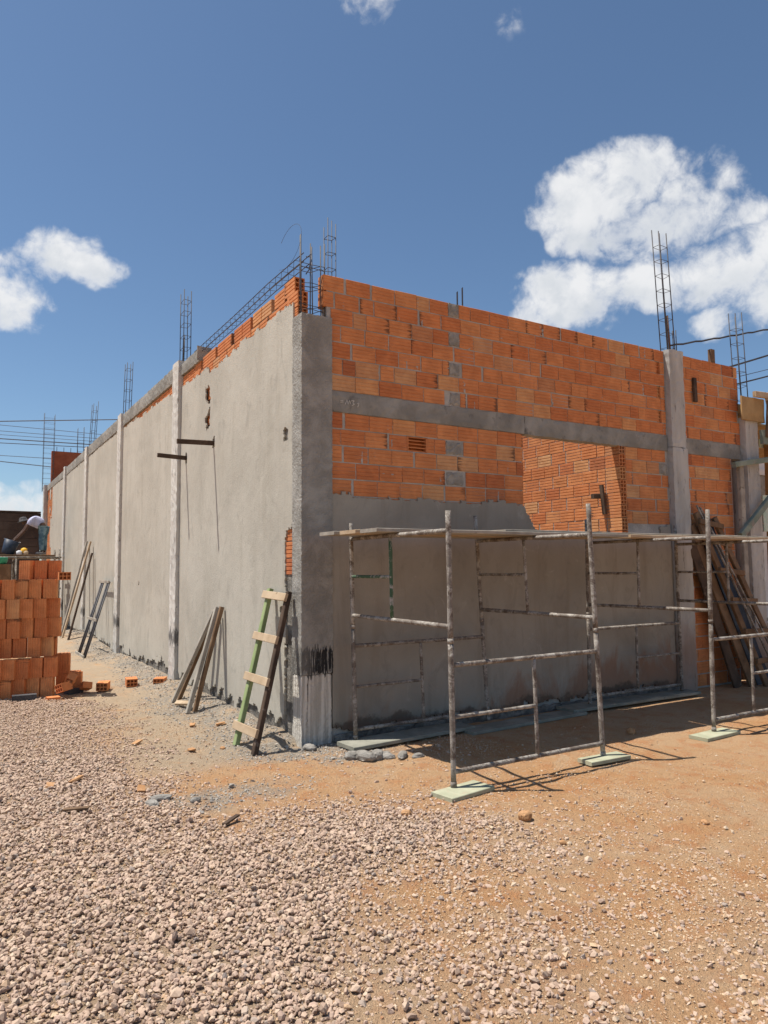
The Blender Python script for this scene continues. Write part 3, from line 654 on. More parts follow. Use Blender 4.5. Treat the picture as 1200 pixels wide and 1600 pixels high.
# bricks on the left wall, above the plaster
def lay_left(y, z, L, single, meshes=BRICKS_DEEP, hs=1.0):   # face towards -x, running towards +y
    lay(lcore, (LX+random.uniform(-.002, .002), y+L, z), -math.pi/2, L, meshes, single=single, hs=hs)
for k, z in enumerate((3.78, 3.932, 4.085)):
    y = .215+.11*k; i = 0
    while y < 3.15:
        L = BL*random.uniform(.97, 1.02)
        if k == 2 and i % 2 == 1 and y > .6: y += .075
        if k > 0: lay_left(y, z, L, True)
        elif 2.6 < y < 3.1: lay_left(y, z, L, True)
        y += L+.010; i += 1
for (y, z) in ((2.66, 3.28), (2.79, 3.33), (2.66, 3.60), (2.79, 3.65)): obj('brick', HOLLOW_WALL, 'brick_clay', lcore, (LX+.025, y, z), (0, 0, 0), (.4, 1.2, 1.1))
for y, z in ((.2, 1.79), (.2, 1.635), (.22, 1.48)): lay_left(y, z, BL, True)
for z, y1 in ((3.95, 20.2), (4.06, 20.2)):
    y = 3.2
    while y < 10:
        L = BL*random.uniform(.97, 1.02); lay_left(y, z, L, y < 4.0 and z > 4, hs=.135/.144); y += L+.012
for z in [1.9+.155*k for k in range(15)]:
    y = 17.4+random.uniform(0, .2)
    while y < 20.1: lay_left(y, z, BL, False); y += BL+.012
# hollow ends where the left wall stops at the column, stepping up
for k in range(3):
    NB[0] += 1
    obj('brick', HOLLOW_WALL, 'brick_clay', lcore, (LX+.105, .135+.07*(k == 2), 3.79+k*.152+(.012 if k else .06)), (0, 0, math.pi/2), (1.0, 1, 1.02 if k else .62))
# inner wall, sunlit, seen through the opening
for k in range(20):
    z = 1.20+k*.1525
    if z > 4.1: break
    vis = 1.75 < z < 3.4
    NBv = vis
    if z < 2.9:
        if vis: NB[0] += 1; obj('brick', HOLLOW_WALL, 'brick_clay', icore, (4.252, FY-.004+random.uniform(-.004, .004), z), (0, 0, math.pi/2), (.9, 1, 1))
        y = FY+.222
    else: y = FY+.13
    if k % 2: lay(icore, (4.145, y+.115, z), -math.pi/2, .115, BRICKS_DEEP, single=False); y += .127
    while y < 3.4:
        L = BL*random.uniform(.97, 1.02)
        lay(icore, (4.145+random.uniform(-.003, .003), y+L, z), -math.pi/2, L, BRICKS_DEEP, single=vis and y < .9 and NB[0] < 315)
        y += L+random.uniform(.008, .018)
# pockets with dark hollow ends beside the right column
for z in (3.178+CP*5, 3.178+CP*3, 3.178+CP*1):
    obj('brick', HOLLOW_WALL, 'brick_clay', fcore, (4.958, FY+.02, z), (0, 0, math.pi/2), (.35, .78, 1))
# plaster coats
def pres_left(u, v):
    nz = (fbm(u*7, v*7, 70)-.5); nz2 = (fbm(u*2, v*2, 71)-.5)
    top = np.where(u < 2.75, 4.0-.012*u, np.where(u < 4.1, 4.03+.02*(u-2.75), np.minimum(4.06+.028*(u-4.1), 4.195)))+nz*.10+nz2*.05
    ok = v < top
    hole = lambda y0, y1, z0, z1: (u > y0+nz*.10) & (u < y1+nz*.12) & (v > z0+nz*.15) & (v < z1-nz*.15)
    ok &= ~hole(2.70, 2.88, 3.60, 3.80) & ~hole(2.70, 2.89, 3.28, 3.47)
    ok &= ~((u < .372+nz*.03) & (v < 1.92+nz*.12))
    ok &= ~hole(.40, .49, 1.07, 1.20) & ~hole(2.50, 2.58, 3.0, 3.12) & ~hole(3.68, 3.76, 2.97, 3.10)
    ok &= ~hole(6.35, 6.45, 1.28, 1.36)
    ok &= ~hole(.33, .43, 2.74, 2.86) | (nz > -.02)
    ok &= v > np.where(u < 8, .17, .13)+nz*.30+nz2*.14
    ok &= ~((u > 19.0+nz2*2) & (v > 1.7+nz2))
    return ok
zl = np.arange(.0, 4.22, .022)
sheet('plaster', 'plaster_left', np.arange(.205, 3.982, .022), zl, pres_left, lambda u, v, q: (.006-q, u, v), .022, .0045, B, 80)
sheet('plaster', 'plaster_left', np.linspace(4.29, 7.93, 100), np.arange(.0, 4.23, .035), pres_left, lambda u, v, q: (.006-q, u, v), .022, .0045, B, 80)
for y0, y1 in ((8.24, 11.88), (12.19, 15.62), (15.93, 20.25)):
    sheet('plaster', 'plaster_left', np.linspace(y0, y1, 52), np.arange(.0, 4.26, .07), pres_left, lambda u, v, q: (.006-q, u, v), .022, .0045, B, 80)
def pres_front(u, v):
    nz = (fbm(u*7, v*7, 90)-.5); nz2 = (fbm(u*2.2, v*2.2, 91)-.5)
    top = np.where(u < 2.60, 2.195, np.where(u < 2.80, 2.195-(u-2.60)*1.5, 1.875))+nz*.09*(u < 2.62)+nz2*.05
    top = np.where((u > 4.83), 2.04+nz*.1, top)
    return (v < top) & (v > .10+nz*.14+nz2*.10)
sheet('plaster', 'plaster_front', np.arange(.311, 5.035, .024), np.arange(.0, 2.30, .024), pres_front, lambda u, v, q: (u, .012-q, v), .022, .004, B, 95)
thick_box('footing', 'mortar_rough', (.316, -.03, -.05), (5.03, .03, .075), B, .05, .012)
# joined far bricks
tag(STUFF.build('brick_rows', 'brick_clay_joined', B), None, None, None, 'stuff')

# rebar -------------------------------------------------------------
def part_empty(name, loc):
    o = bpy.data.objects.new(name, None); o.location = loc; o.empty_display_size = .1
    return link(o, B)
def child(mb, name, mat, root, loc): return mb.build(name, mat, root, loc=(-loc[0], -loc[1], -loc[2]))
def cage(bars, stir_z, rb=.006, rs=.0032, mat='steel_rebar'):
    """bars: list of polylines; one stirrup, a closed loop round the bars, at each height"""
    loc = bars[0][0]; root = part_empty('rebar_cage', loc)
    for z in stir_z:
        c = []
        for pl in bars:
            a, b_ = Vector(pl[0]), Vector(pl[-1])
            if z > b_.z: continue
            t_ = (z-a.z)/(b_.z-a.z); c.append(a.lerp(b_, t_)+Vector((0, 0, random.uniform(-.008, .008))))
        if len(c) < 3: continue
        mb = MB()
        for p_, q in zip(c, c[1:]+c[:1]): mb.tube([p_, q], rs, 5)
        child(mb, 'stirrup', mat, root, loc)
    for pl in bars: child(MB().tube(pl, rb, 6), 'bar', mat, root, loc)
    return root
def sqcage(cx, cy, hw, hd, z0, z1, pitch_, lean=(0, 0), rb=.006, mat='steel_rebar', var=.05):
    bars = []
    for sx, sy in ((-1, -1), (1, -1), (1, 1), (-1, 1)):
        zt = z1+random.uniform(-var, var)
        bars.append([(cx+sx*hw, cy+sy*hd, z0), (cx+sx*hw+lean[0]*(zt-z0), cy+sy*hd+lean[1]*(zt-z0), zt)])
    return cage(bars, np.arange(z0+pitch_*.6, z1-.02, pitch_), rb, mat=mat)
# corner column starter bars
cb = [[(.025, .06, 3.7), (.02, .06, 4.60)], [(.045, .14, 3.7), (.05, .14, 4.63)], [(.135, .05, 3.7), (.125, .05, 4.50)], [(.155, .15, 3.7), (.16, .15, 4.58)], [(.22, .05, 3.7), (.215, .05, 4.53)], [(.262, .06, 3.7), (.262, .06, 4.56)]]
cage([cb[0], cb[2], cb[5], cb[4], cb[3], cb[1]], (3.90, 3.945, 4.11, 4.15, 4.30, 4.335))
for pl in ():
    pass
sqcage(.60, .62, .045, .045, 3.3, 5.10, .17, rb=.005)
# beam cage lying along the left wall top
rails = [(.035, 4.35), (.105, 4.35), (.035, 4.43), (.105, 4.43)]
o = part_empty('rebar_cage', (0, 0, 0))
for yq in np.arange(.25, 3.4, .15):
    mb = MB(); pts_ = [(x, yq+random.uniform(-.01, .01), z) for x, z in (rails[0], rails[1], rails[3], rails[2])]
    for a, b_ in zip(pts_, pts_[1:]+pts_[:1]): mb.tube([a, b_], .0022, 5)
    mb.build('stirrup', 'steel_rebar', o)
for x, z in rails: MB().tube([(x, .03, z-.015), (x, .9, z+.003), (x, 1.9, z-.012), (x, 3.5, z-.012)], .0045, 6).build('bar', 'steel_rebar', o)
MB().tube([(.105, .12, 4.43), (.11, .05, 4.40), (.105, .04, 4.34), (.10, .05, 4.28), (.09, .10, 4.25)], .005, 6).build('bar', 'steel_rebar', o)
MB().tube([(.03+.02*math.sin(a_*.7), .42-.30*math.cos(a_)-.05, 4.60+.20*math.sin(a_)) for a_ in np.linspace(-2.2, 2.4, 22)], .0016, 5).build('tie_wire', 'steel_rebar', o)
sqcage(.09, 4.13, .05, .09, 4.2, 5.45, .17)
for q in ((.05, 4.06), (.07, 4.2)): MB().tube([(q[0], q[1], 4.3), (q[0]+.01, q[1], 4.82)], .006, 6).build('bar', 'steel_rebar', B)
sqcage(.09, 8.08, .05, .10, 4.2, 5.42, .20, (.02, .0))
sqcage(.09, 12.05, .05, .12, 4.2, 5.50, .24, (.05, .02))
sqcage(.02, 20.4, .16, .10, 4.2, 6.85, .17)
sqcage(1.05, 20.7, .10, .06, 5.5, 6.5, .3)
for k in range(5): MB().tube([(.3+.22*k, 20.7, 5.55), (.3+.22*k, 20.7, 5.78)], .01, 5).build('bar', 'steel_rebar', B)
# front wall cages
sqcage(5.17, .06, .075, .05, 4.2, 5.84, .19, (-.055, 0), rb=.0065)
MB().tube([(5.20, .05, 4.2), (5.165, .05, 4.75)], .013, 6).build('bar', 'steel_rebar_rust', B)
for x, z in ((5.245, 4.56), (5.31, 4.58)): MB().tube([(x+.005, .04, 4.2), (x, .04, z)], .006, 6).build('bar', 'steel_rebar', B)
sqcage(6.74, .07, .075, .05, 3.3, 5.02, .20, (-.045, 0), rb=.0065)
for k, x in enumerate((1.98, 2.02, 2.05, 2.09)): MB().tube([(x, .30+.04*(k % 2), 3.9), (x, .30+.04*(k % 2), 4.52+.03*k)], .005, 5).build('bar', 'steel_rebar', B)
MB().box((6.05, .05, 4.25), (6.13, .10, 4.45)).build('timber_peg', 'wood_brown', B)
MB().beam((5.605, FY-.02, 3.98), (5.60, FY-.03, 3.66), .06, .035, (1, 0, 0)).build('timber_peg', 'wood_dark', B)
MB().beam((3.98, .31, 2.38), (4.16, .30, 2.39), .06, .05, (0, 0, 1)).build('timber_peg', 'wood_dark', icore)
MB().beam((4.095, .27, 2.52), (4.105, .24, 2.16), .05, .035, (0, 1, 0)).build('timber_peg', 'wood_dark', icore)

# ------------------------------------------------------------------ scaffold
SC = 'scaffold_tube'; TR = .0195
def post_pt(post, z): a, b_ = Vector(post[0]), Vector(post[1]); return a.lerp(b_, (z-a.z)/(b_.z-a.z))
def sframe(pa, pb, z0, z1, zlo, zmid, zhi, strut, side, label, green=False):
    """one welded tube frame: two posts, low and high rail, an inner upright and a half rail"""
    o0 = post_pt(pa, z0); r = empty('scaffold_frame', o0, label, 'scaffold', 'welded tube frames of the scaffold')
    lo = [-c for c in o0]
    def seg(n, p, q, rad=TR*.86, mat=SC):
        k = max(2, int((Vector(q)-Vector(p)).length/.12)); P = [Vector(p).lerp(Vector(q), i/k) for i in range(k+1)]
        return MB().tube(P, [rad*random.uniform(.95, 1.08) for _ in P], 9, wob=.03).build(n, mat, r, loc=lo)
    for p in (pa, pb):
        po = seg('post', post_pt(p, z0), post_pt(p, z1), TR)
        c = MB().tube([post_pt(p, z0+.001), post_pt(p, z0+.035)], TR*1.14, 10).build('collar', SC, po)
    for z, nm in ((zlo, 'low_rail'), (zhi, 'high_rail')): seg(nm, post_pt(pa, z), post_pt(pb, z))
    A = post_pt(pa, zlo).lerp(post_pt(pb, zlo), strut); Bq = post_pt(pa, zhi).lerp(post_pt(pb, zhi), strut)
    g = 'scaffold_tube_green' if green else SC
    seg('upright', A, Bq, TR*.74, g); m_ = A.lerp(Bq, (zmid-zlo)/(zhi-zlo))
    seg('half_rail', post_pt(pa if side == 0 else pb, zmid), m_, TR*.70, g)
    return r
NL = ((.362, -1.706, .036), (.354, -1.700, 1.93)); NR = ((1.837, -1.690, .046), (1.795, -1.655, 2.04))
FL = ((.430, -.190, .052), (.390, -.190, 1.93)); FR = ((1.902, -.190, .052), (1.785, -.190, 2.08))
QL = ((3.345, -1.625, .036), (3.365, -1.645, 2.08)); QR = ((4.83, -1.62, .03), (4.83, -1.62, 2.03))
GL = ((3.300, -.190, .060), (3.330, -.190, 1.96)); GR = ((4.838, -.190, .060), (4.832, -.190, 1.96))
LV1 = (1.0, .135, .50, .855); LV2 = (1.12, 1.46, 1.79)
sframe(NL, NR, NL[0][2], 1.0, *LV1[1:], .53, 0, 'spattered tube frame standing nearest the camera on two green-painted boards')
sframe(FL, FR, FL[0][2], 1.0, *LV1[1:], .49, 0, 'lower tube frame close to the plaster wall beside the corner column')
sframe(QL, QR, QL[0][2], 1.0, *LV1[1:], .42, 1, 'lower tube frame at the right picture edge, standing on a green board')
sframe(GL, GR, GL[0][2], 1.0, *LV1[1:], .50, 1, 'lower tube frame close to the plaster wall beside the right-hand column')
sframe(FL, NL, 1.003, 1.93, *LV2, .46, 0, 'upper tube frame with a green half rail, at the end by the corner column', True)
sframe(FR, NR, 1.003, 2.04, *LV2, .46, 0, 'upper tube frame between the two leaning middle posts')
sframe(GL, QL, 1.003, 2.05, *LV2, .46, 0, 'upper tube frame in the middle, left of the leaning timber ladder')
sframe(GR, QR, 1.003, 2.02, *LV2, .46, 0, 'upper tube frame at the right edge, crossing in front of the timber ladder')
def plank(name, p, q, wd, th, mat, label, cat='board', group=None, side=(0, 1, 0), rough=.0):
    p = Vector(p); q = Vector(q); c = (p+q)/2
    mb = MB().beam(p-c, q-c, wd, th, side)
    return tag(mb.build(name, mat, loc=c), label, cat, group)
zt = 1.79+TR+.016
for i, (x0, x1, y, z, w_, m_, lb) in enumerate([
        (.07, 2.75, -.36, zt, .272, 'wood_grey', 'long platform plank on the left scaffold, closest to the wall'),
        (.12, 2.95, -.635, zt, .272, 'wood_pale', 'long platform plank on the left scaffold, middle of three'),
        (.16, 3.00, -.905, zt, .262, 'wood_grey', 'long platform plank on the left scaffold, farthest from the wall'),
        (1.50, 5.15, -.37, zt+.033, .285, 'wood_brown', 'overlapping platform plank bridging both scaffolds, closest to the wall'),
        (1.65, 5.75, -.66, zt+.033, .285, 'wood_grey', 'overlapping platform plank bridging both scaffolds, middle of three'),
        (3.02, 5.70, -.925, zt, .24, 'wood_pale', 'platform plank on the right scaffold, farthest from the wall')]):
    plank('platform_plank', (x0, y, z), (x1, y+random.uniform(-.004, .004), z+.002), w_, .030, m_, lb, 'plank', 'scaffold platform planks')
# boards under the feet
plank('sole_board', (.19, -1.80, .018), (.60, -1.735, .018), .20, .030, 'paint_green_pale', 'pale green board under the nearest scaffold post')
plank('sole_board', (1.60, -1.72, .028), (2.02, -1.735, .028), .15, .030, 'paint_green_pale', 'pale green split board under the second near scaffold post')
plank('sole_board', (3.04, -1.68, .018), (3.56, -1.65, .018), .18, .030, 'paint_green_pale', 'pale green board with a broken end under the right near post')
plank('sole_board', (4.6, -1.62, .014), (5.1, -1.62, .014), .18, .030, 'paint_green_pale', 'pale green board under the post outside the right picture edge')
plank('sole_plank', (.27, -.30, .034), (1.62, -.20, .034), .27, .032, 'plank_grey_green', 'long greyish plank on the ground by the corner column', 'plank')
plank('sole_plank', (1.50, -.36, .018), (3.05, -.27, .018), .22, .030, 'plank_grey_green', 'grey plank lying between the two scaffolds along the wall', 'plank')
plank('sole_plank', (2.92, -.20, .042), (4.98, -.21, .042), .26, .032, 'plank_grey_green', 'long pale grey plank under the right scaffold, by the wall', 'plank')

# ------------------------------------------------------------------ ladder by the corner, and timber leaning on the left wall
lad = empty('timber_ladder', (-.44, .17, 0), 'short home-made ladder with one green and one dark rail at the corner', 'ladder')
lo = (.44, -.17, 0)
gA, gB = Vector((-.447, .385, .0)), Vector((-.045, .60, 1.345)); dA, dB = Vector((-.43, -.015, .0)), Vector((-.042, .172, 1.325))
MB().beam(gA, gB, .062, .045, (0, 1, 0)).build('rail', 'paint_green', lad, loc=lo)
MB().beam(dA, dB, .058, .045, (0, 1, 0)).build('rail', 'wood_dark', lad, loc=lo)
for t_ in (.115, .42, .68, .955):
    p = gA.lerp(gB, t_); q = dA.lerp(dB, t_+.005); e = (p-q).normalized(); nrm = (gB-gA).cross(q-p).normalized()
    if nrm.x > 0: nrm = -nrm
    MB().beam(p+e*.055+nrm*.036, q-e*.045+nrm*.036, .07, .026, (gB-gA)).build('rung', 'wood_pale', lad, loc=lo)
def pole(name, p, q, wd, th, mat, label, cat='timber', group=None, side=(0, 1, 0)):
    mb = MB().beam(Vector((0, 0, 0)), Vector(q)-Vector(p), wd, th, side); return tag(mb.build(name, mat, loc=p), label, cat, group)
G1 = 'timber props leaning on the left wall'
pole('timber_prop', (-.41, 2.02, .0), (-.055, 2.16, 1.11), .048, .045, 'wood_grey', 'grey timber prop on the left wall, nearest of its bundle', group=G1)
pole('timber_prop', (-.315, 2.08, .0), (-.03, 2.06, 1.12), .05, .045, 'wood_brown', 'brown timber prop leaning closest to the wall in its bundle', group=G1)
pole('timber_prop', (-.36, 2.80, .0), (-.06, 2.22, 1.08), .048, .04, 'wood_grey', 'slanting grey timber prop with its foot farthest from the corner', group=G1)
pole('timber_prop', (-.27, 2.88, .0), (-.05, 2.40, .90), .045, .04, 'wood_brown', 'short slanting brown prop behind the grey prop', group=G1)
plank('loose_board', (-.39, 2.55, .03), (-.33, 2.02+.12, .085), .05, .03, 'wood_pale', 'short pale board lying at the feet of the timber props')
# bundle of steel frames, farther along
fr = empty('leaning_steel_frame', (-.55, 8.4, 0), 'bundle of dark steel tubes welded side by side, leaning on the left wall', 'steel frame')
for k in range(4):
    y0 = 7.95+(.0, .18, .62, .80)[k]
    MB().tube([(-.56+.55, y0-8.4, .0), (-.06+.55, y0+.62-8.4, 1.33)], .016, 8).build('tube', 'steel_rebar', fr)
for t_, z in ((0, .02), (.48, .64), (1, 1.33)):
    MB().beam((-.58+.55+.5*t_, 7.92-8.4+.62*t_, z), (-.58+.55+.5*t_, 8.92-8.4+.62*t_, z), .05, .02, (0, 0, 1)).build('cross_bar', 'wood_grey', fr)
pole('leaning_board', (-.60, 11.2, .0), (-.05, 11.45, 2.20), .10, .035, 'wood_grey', 'tall grey board leaning on the left wall behind the brick pile', 'board', 'tall boards leaning on the wall')
pole('leaning_board', (-.62, 10.8, .0), (-.05, 10.95, 2.18), .09, .035, 'wood_pale', 'tall pale board leaning on the left wall behind the brick pile', 'board', 'tall boards leaning on the wall')
pole('leaning_board', (-.55, 10.4, .0), (-.05, 10.72, 1.92), .08, .035, 'wood_dark', 'shorter dark board leaning right of the two tall boards', 'board', 'tall boards leaning on the wall')
# the two timber stubs left in the plaster
pole('timber_stub', (.06, 2.535, 3.045), (-.43, 2.535, 3.03), .055, .035, 'wood_dark', 'dark timber stub sticking out of the plaster, upper right one', 'timber', 'timber stubs in the left wall', (0, 0, 1))
pole('timber_stub', (.06, 3.716, 3.025), (-.37, 3.716, 3.04), .055, .035, 'wood_dark', 'dark timber stub sticking out beside the wall column, lower left one', 'timber', 'timber stubs in the left wall', (0, 0, 1))

# ------------------------------------------------------------------ brick pile
ORD = ['first', 'second', 'third', 'fourth', 'fifth', 'sixth', 'seventh', 'eighth', 'ninth', 'tenth']
def stand(x, y, z, rz, label, group='hollow bricks of the pile', mat='brick_clay_clean_lit'):
    """brick on end; x,y = centre of its foot"""
    M = Matrix(((0, 0, 1), (0, -1, 0), (1, 0, 0))).to_4x4()
    Mw = Matrix.Translation((x, y, z)) @ Matrix.Rotation(rz, 4, 'Z') @ M @ Matrix.Translation((0, -.05, -.07))
    if not HOLLOW.materials: HOLLOW.materials.append(MATS['brick_clay_clean_lit'])
    o = bpy.data.objects.new('hollow_brick', HOLLOW); o.matrix_world = Mw; link(o)
    return tag(o, label, 'brick', group)
BW = .143
LAYERS = ['bottom layer', 'second layer up', 'third layer up', 'fourth layer up', 'fifth layer up', 'layer below the top', 'top layer']
for L in range(7):
    z = .012+L*.237; setb = .0 if L < 2 else .12
    xr = -1.58 if L < 2 else -1.525
    if L == 6: xr = -1.545
    ncol = 8 if L < 6 else 3
    for c in range(ncol):
        x = xr-c*BW*1.06+random.uniform(-.006, .006)+.05*math.sin(L*2.3); y = (3.985+setb if L < 6 else 4.26)+random.uniform(-.022, .022)
        rz = -.34+random.uniform(-.07, .07)
        if L == 6 and c == 2: rz = -.62; x -= .02
        stand(x, y, z, rz, f'brick on end in the pile, {LAYERS[L]}, {ORD[c]} from the right')
for L in range(7):                                     # rows behind
    z = .012+L*.237
    for rrow in range(2):
        n = 2 if L < 6 else (3 if rrow == 0 else 0)
        for c in range(n):
            xr = (-1.36 if L < 2 else -1.53)+(.14 if L == 0 else 0)
            stand(xr-c*BW+random.uniform(-.004, .004), 4.235+rrow*.115+(.14 if L == 6 else 0)+random.uniform(-.01, .01), z, -.34+random.uniform(-.05, .05), f'brick behind the pile front, {LAYERS[L]}, {("nearer", "farther")[rrow]} row, {ORD[c]} from the right', 'hollow bricks behind the front of the pile')
def lie(x, y, z, rx, ry, rz, label, mesh=HOLLOW, sc=(1, 1, 1), mat='brick_clay_clean_lit', name='hollow_brick', group='loose bricks lying around the pile'):
    if not mesh.materials: mesh.materials.append(MATS[mat])
    o = bpy.data.objects.new(name, mesh); o.location = (x, y, z); o.rotation_euler = (rx, ry, rz); o.scale = sc; link(o)
    return tag(o, label, 'brick', group)
lie(-1.49, 3.93, .0+6*.237, math.pi/2, 0, 1.50, 'hollow brick lying flat on the pile edge, cells towards the camera')
lie(-1.00, 4.09, .0, math.pi/2, 0, 1.25, 'yellowish hollow brick on the path, cells showing, right of the pile')
lie(-.60, 4.22, .0, math.pi/2, 0, 1.45, 'red hollow brick alone in the middle of the path, cells showing')
lie(-.29, 4.08, .0, math.pi/2, 0, 1.1, 'hollow brick lying at the foot of the first wall column', sc=(.8, 1, 1))
lie(-1.50, 3.78, .06, math.pi/2-.3, -.1, .5, 'broken hollow brick tipped over in the rubble by the pile', sc=(.6, 1, 1))
lie(-1.32, 3.92, .10, .5, -.4, 1.0, 'broken red brick standing askew on the rubble', sc=(.55, 1, .8))
lie(-1.20, 4.08, .04, 1.2, .2, .2, 'small broken brick at the right end of the rubble', sc=(.5, .8, .8))
lie(-1.62, 3.74, .0, math.pi/2, 0, .1, 'flat broken brick shell at the front of the rubble', sc=(.6, .45, .9))
DARK = hollow_mesh('dark_block', L=.26, D=.10, H=.095, groove=.0, ng=1, rec=.002); DARK.materials.append(MATS['dark_block'])
lie(-1.98, 3.70, -.005, 0, 0, -.06, 'dark grey block lying in the gravel before the pile', DARK, name='dark_block')
lie(-1.33, 4.0, .0, 0, .12, .5, 'dark grey block lying in the rubble behind broken bricks', DARK, sc=(.8, 1, .8), name='dark_block')

# ------------------------------------------------------------------ worker, his scaffold and buckets, far left
def rot_skin(name, joints, edges, mat, parent, loc, sub=2):
    me = bpy.data.meshes.new(name); me.from_pydata([j[0] for j in joints], edges, []); me.update()
    o = bpy.data.objects.new(name, me); o.location = loc; link(o, parent)
    mod = o.modifiers.new('Skin', 'SKIN'); me.skin_vertices.new() if not me.skin_vertices else None
    for i, j in enumerate(joints):
        sv = me.skin_vertices[0].data[i]; sv.radius = (j[1], j[2] if len(j) > 2 else j[1])
    me.skin_vertices[0].data[0].use_root = True
    sd = o.modifiers.new('Subsurf', 'SUBSURF'); sd.levels = sd.render_levels = sub
    me.materials.append(MATS[mat])
    for p_ in me.polygons: p_.use_smooth = True
    return o
wk = empty('person', (-.70, 15.0, 1.985), 'person in hat, pale shirt and jeans bending over on the far scaffold', 'person')
body = [((.07, 0, .86), .10), ((.0, 0, .92), .12), ((-.17, 0, 1.00), .115), ((-.33, 0, .985), .10), ((-.40, 0, .975), .055), ((-.46, 0, .965), .08), ((-.52, 0, .945), .075),
        ((-.31, -.17, .96), .055), ((-.42, -.20, .72), .045), ((-.60, -.18, .50), .035), ((-.66, -.17, .44), .030),
        ((-.31, .17, .96), .055), ((-.44, .20, .72), .045), ((-.62, .17, .52), .035), ((-.68, .16, .46), .030),
        ((.06, -.10, .78), .10), ((.0, -.11, .44), .065), ((.03, -.11, .08), .042), ((-.08, -.12, .035), .035),
        ((.10, .10, .78), .10), ((.12, .11, .44), .065), ((.13, .11, .08), .042), ((.02, .12, .035), .035)]
ed = [(0, 1), (1, 2), (2, 3), (3, 4), (4, 5), (5, 6), (3, 7), (7, 8), (8, 9), (9, 10), (3, 11), (11, 12), (12, 13), (13, 14), (0, 15), (15, 16), (16, 17), (17, 18), (0, 19), (19, 20), (20, 21), (21, 22)]
for hb, s_ in ((10, -1), (14, 1)):                     # palms with five fingers each
    base = Vector(body[hb][0])
    for k, (oy, ln) in enumerate(((-.030, .055), (-.012, .068), (.008, .072), (.026, .062))):
        a = base+Vector((-.045, oy, -.03)); i0 = len(body)
        body += [(tuple(a), .0095), (tuple(a+Vector((-ln*.55, 0, -ln*.5))), .0085), (tuple(a+Vector((-ln*.6, 0, -ln*1.1))), .007)]
        ed += [(hb, i0), (i0, i0+1), (i0+1, i0+2)]
    a = base+Vector((-.01, -s_*.035, -.03)); i0 = len(body); body += [(tuple(a), .011), (tuple(a+Vector((-.03, -s_*.015, -.035))), .009)]; ed += [(hb, i0), (i0, i0+1)]
wk.scale = (.88, .88, .88); wk.location.x = -.66
rot_skin('body', body, ed, 'skin', wk, (0, 0, 0))
rot_skin('shirt', [((.045, 0, .87), .150, .185), ((-.06, 0, .955), .135, .19), ((-.19, 0, 1.005), .13, .20), ((-.33, 0, .985), .11, .19), ((-.31, -.175, .955), .078), ((-.35, -.20, .84), .070), ((-.31, .175, .955), .078), ((-.35, .20, .84), .070)], [(0, 1), (1, 2), (2, 3), (3, 4), (4, 5), (3, 6), (6, 7)], 'shirt', wk, (0, 0, 0))
rot_skin('jeans', [((.075, 0, .84), .14, .17), ((.06, -.10, .74), .115), ((.01, -.11, .44), .085), ((.03, -.11, .10), .065), ((.10, .10, .74), .115), ((.12, .11, .44), .085), ((.13, .11, .10), .065)], [(0, 1), (1, 2), (2, 3), (0, 4), (4, 5), (5, 6)], 'jeans', wk, (0, 0, 0))
h = MB(); c0 = Vector((-.475, 0, 1.0)); ax = Vector((-.25, 0, .97)).normalized()
h.tube([c0-ax*.03, c0-ax*.022, c0-ax*.01, c0, c0+ax*.06, c0+ax*.10, c0+ax*.115], [.13, .165, .165, .112, .105, .08, .02], 16); h.build('hat', 'hat', wk)
for q in ((-.03, -.115), (.07, .115)): MB().tube([(q[0]+.09, q[1], .035), (q[0]+.04, q[1], .05), (q[0]-.06, q[1], .035), (q[0]-.11, q[1], .025)], [.035, .045, .038, .02], 8).build('shoe', 'shoe', wk)
# far scaffold
ws = empty('far_scaffold', (-1.2, 15, 0), 'low scaffold under the bending person behind the brick pile', 'scaffold')
lo = (1.2, -15, 0)
for x, y in ((-2.6, 14.5), (-2.6, 15.5), (-1.25, 14.5), (-1.25, 15.5), (-.25, 14.5), (-.25, 15.5)):
    MB().tube([(x, y, 0), (x, y, 2.13 if x > -.5 else 1.93)], .025, 8).build('post', SC, ws, loc=lo)
for y in (14.5, 15.5):
    for z in (1.90, 1.1): MB().tube([(-2.7, y, z), (-.2, y, z)], .022, 8).build('rail', SC, ws, loc=lo)
for x in (-2.6, -1.25, -.25):
    MB().tube([(x, 14.45, 1.885), (x, 15.55, 1.885)], .022, 8).build('rail', SC, ws, loc=lo)
for k in range(4): MB().beam((-2.7, 14.66+.23*k, 1.948), (-.35-.1*(k % 2), 14.66+.23*k, 1.948), .20, .045, (0, 1, 0)).build('platform_board', 'wood_brown', ws, loc=lo)
bk = empty('bucket', (-1.43, 14.95, 1.975), 'dark blue bucket held tilted by the bending person', 'bucket')
h = MB(); tilt = Vector((.30, -.05, .95)).normalized()
h.tube([Vector((.0, 0, .02)), Vector((0, 0, .02))+tilt*.02, Vector((0, 0, .02))+tilt*.36, Vector((0, 0, .02))+tilt*.37, Vector((0, 0, .02))+tilt*.36, Vector((0, 0, .02))+tilt*.06], [.13, .145, .185, .19, .175, .13], 18); h.build('shell', 'bucket_blue', bk)
rim = Vector((0, 0, .02))+tilt*.365
MB().tube([rim+Vector((.19*math.cos(a_), .19*math.sin(a_), -.09*math.cos(a_)*.6)) for a_ in np.linspace(0, math.pi, 9)], .008, 6).build('rim_wire', 'plastic_white', bk)
def canister(name, loc, r, h_, mat, label, cat):
    mb = MB().tube([(0, 0, 0), (0, 0, .01), (0, 0, h_*.8), (0, 0, h_*.9), (0, 0, h_)], [r*.85, r, r, r*.6, r*.4], 12); return tag(mb.build(name, mat, loc=loc), label, cat)
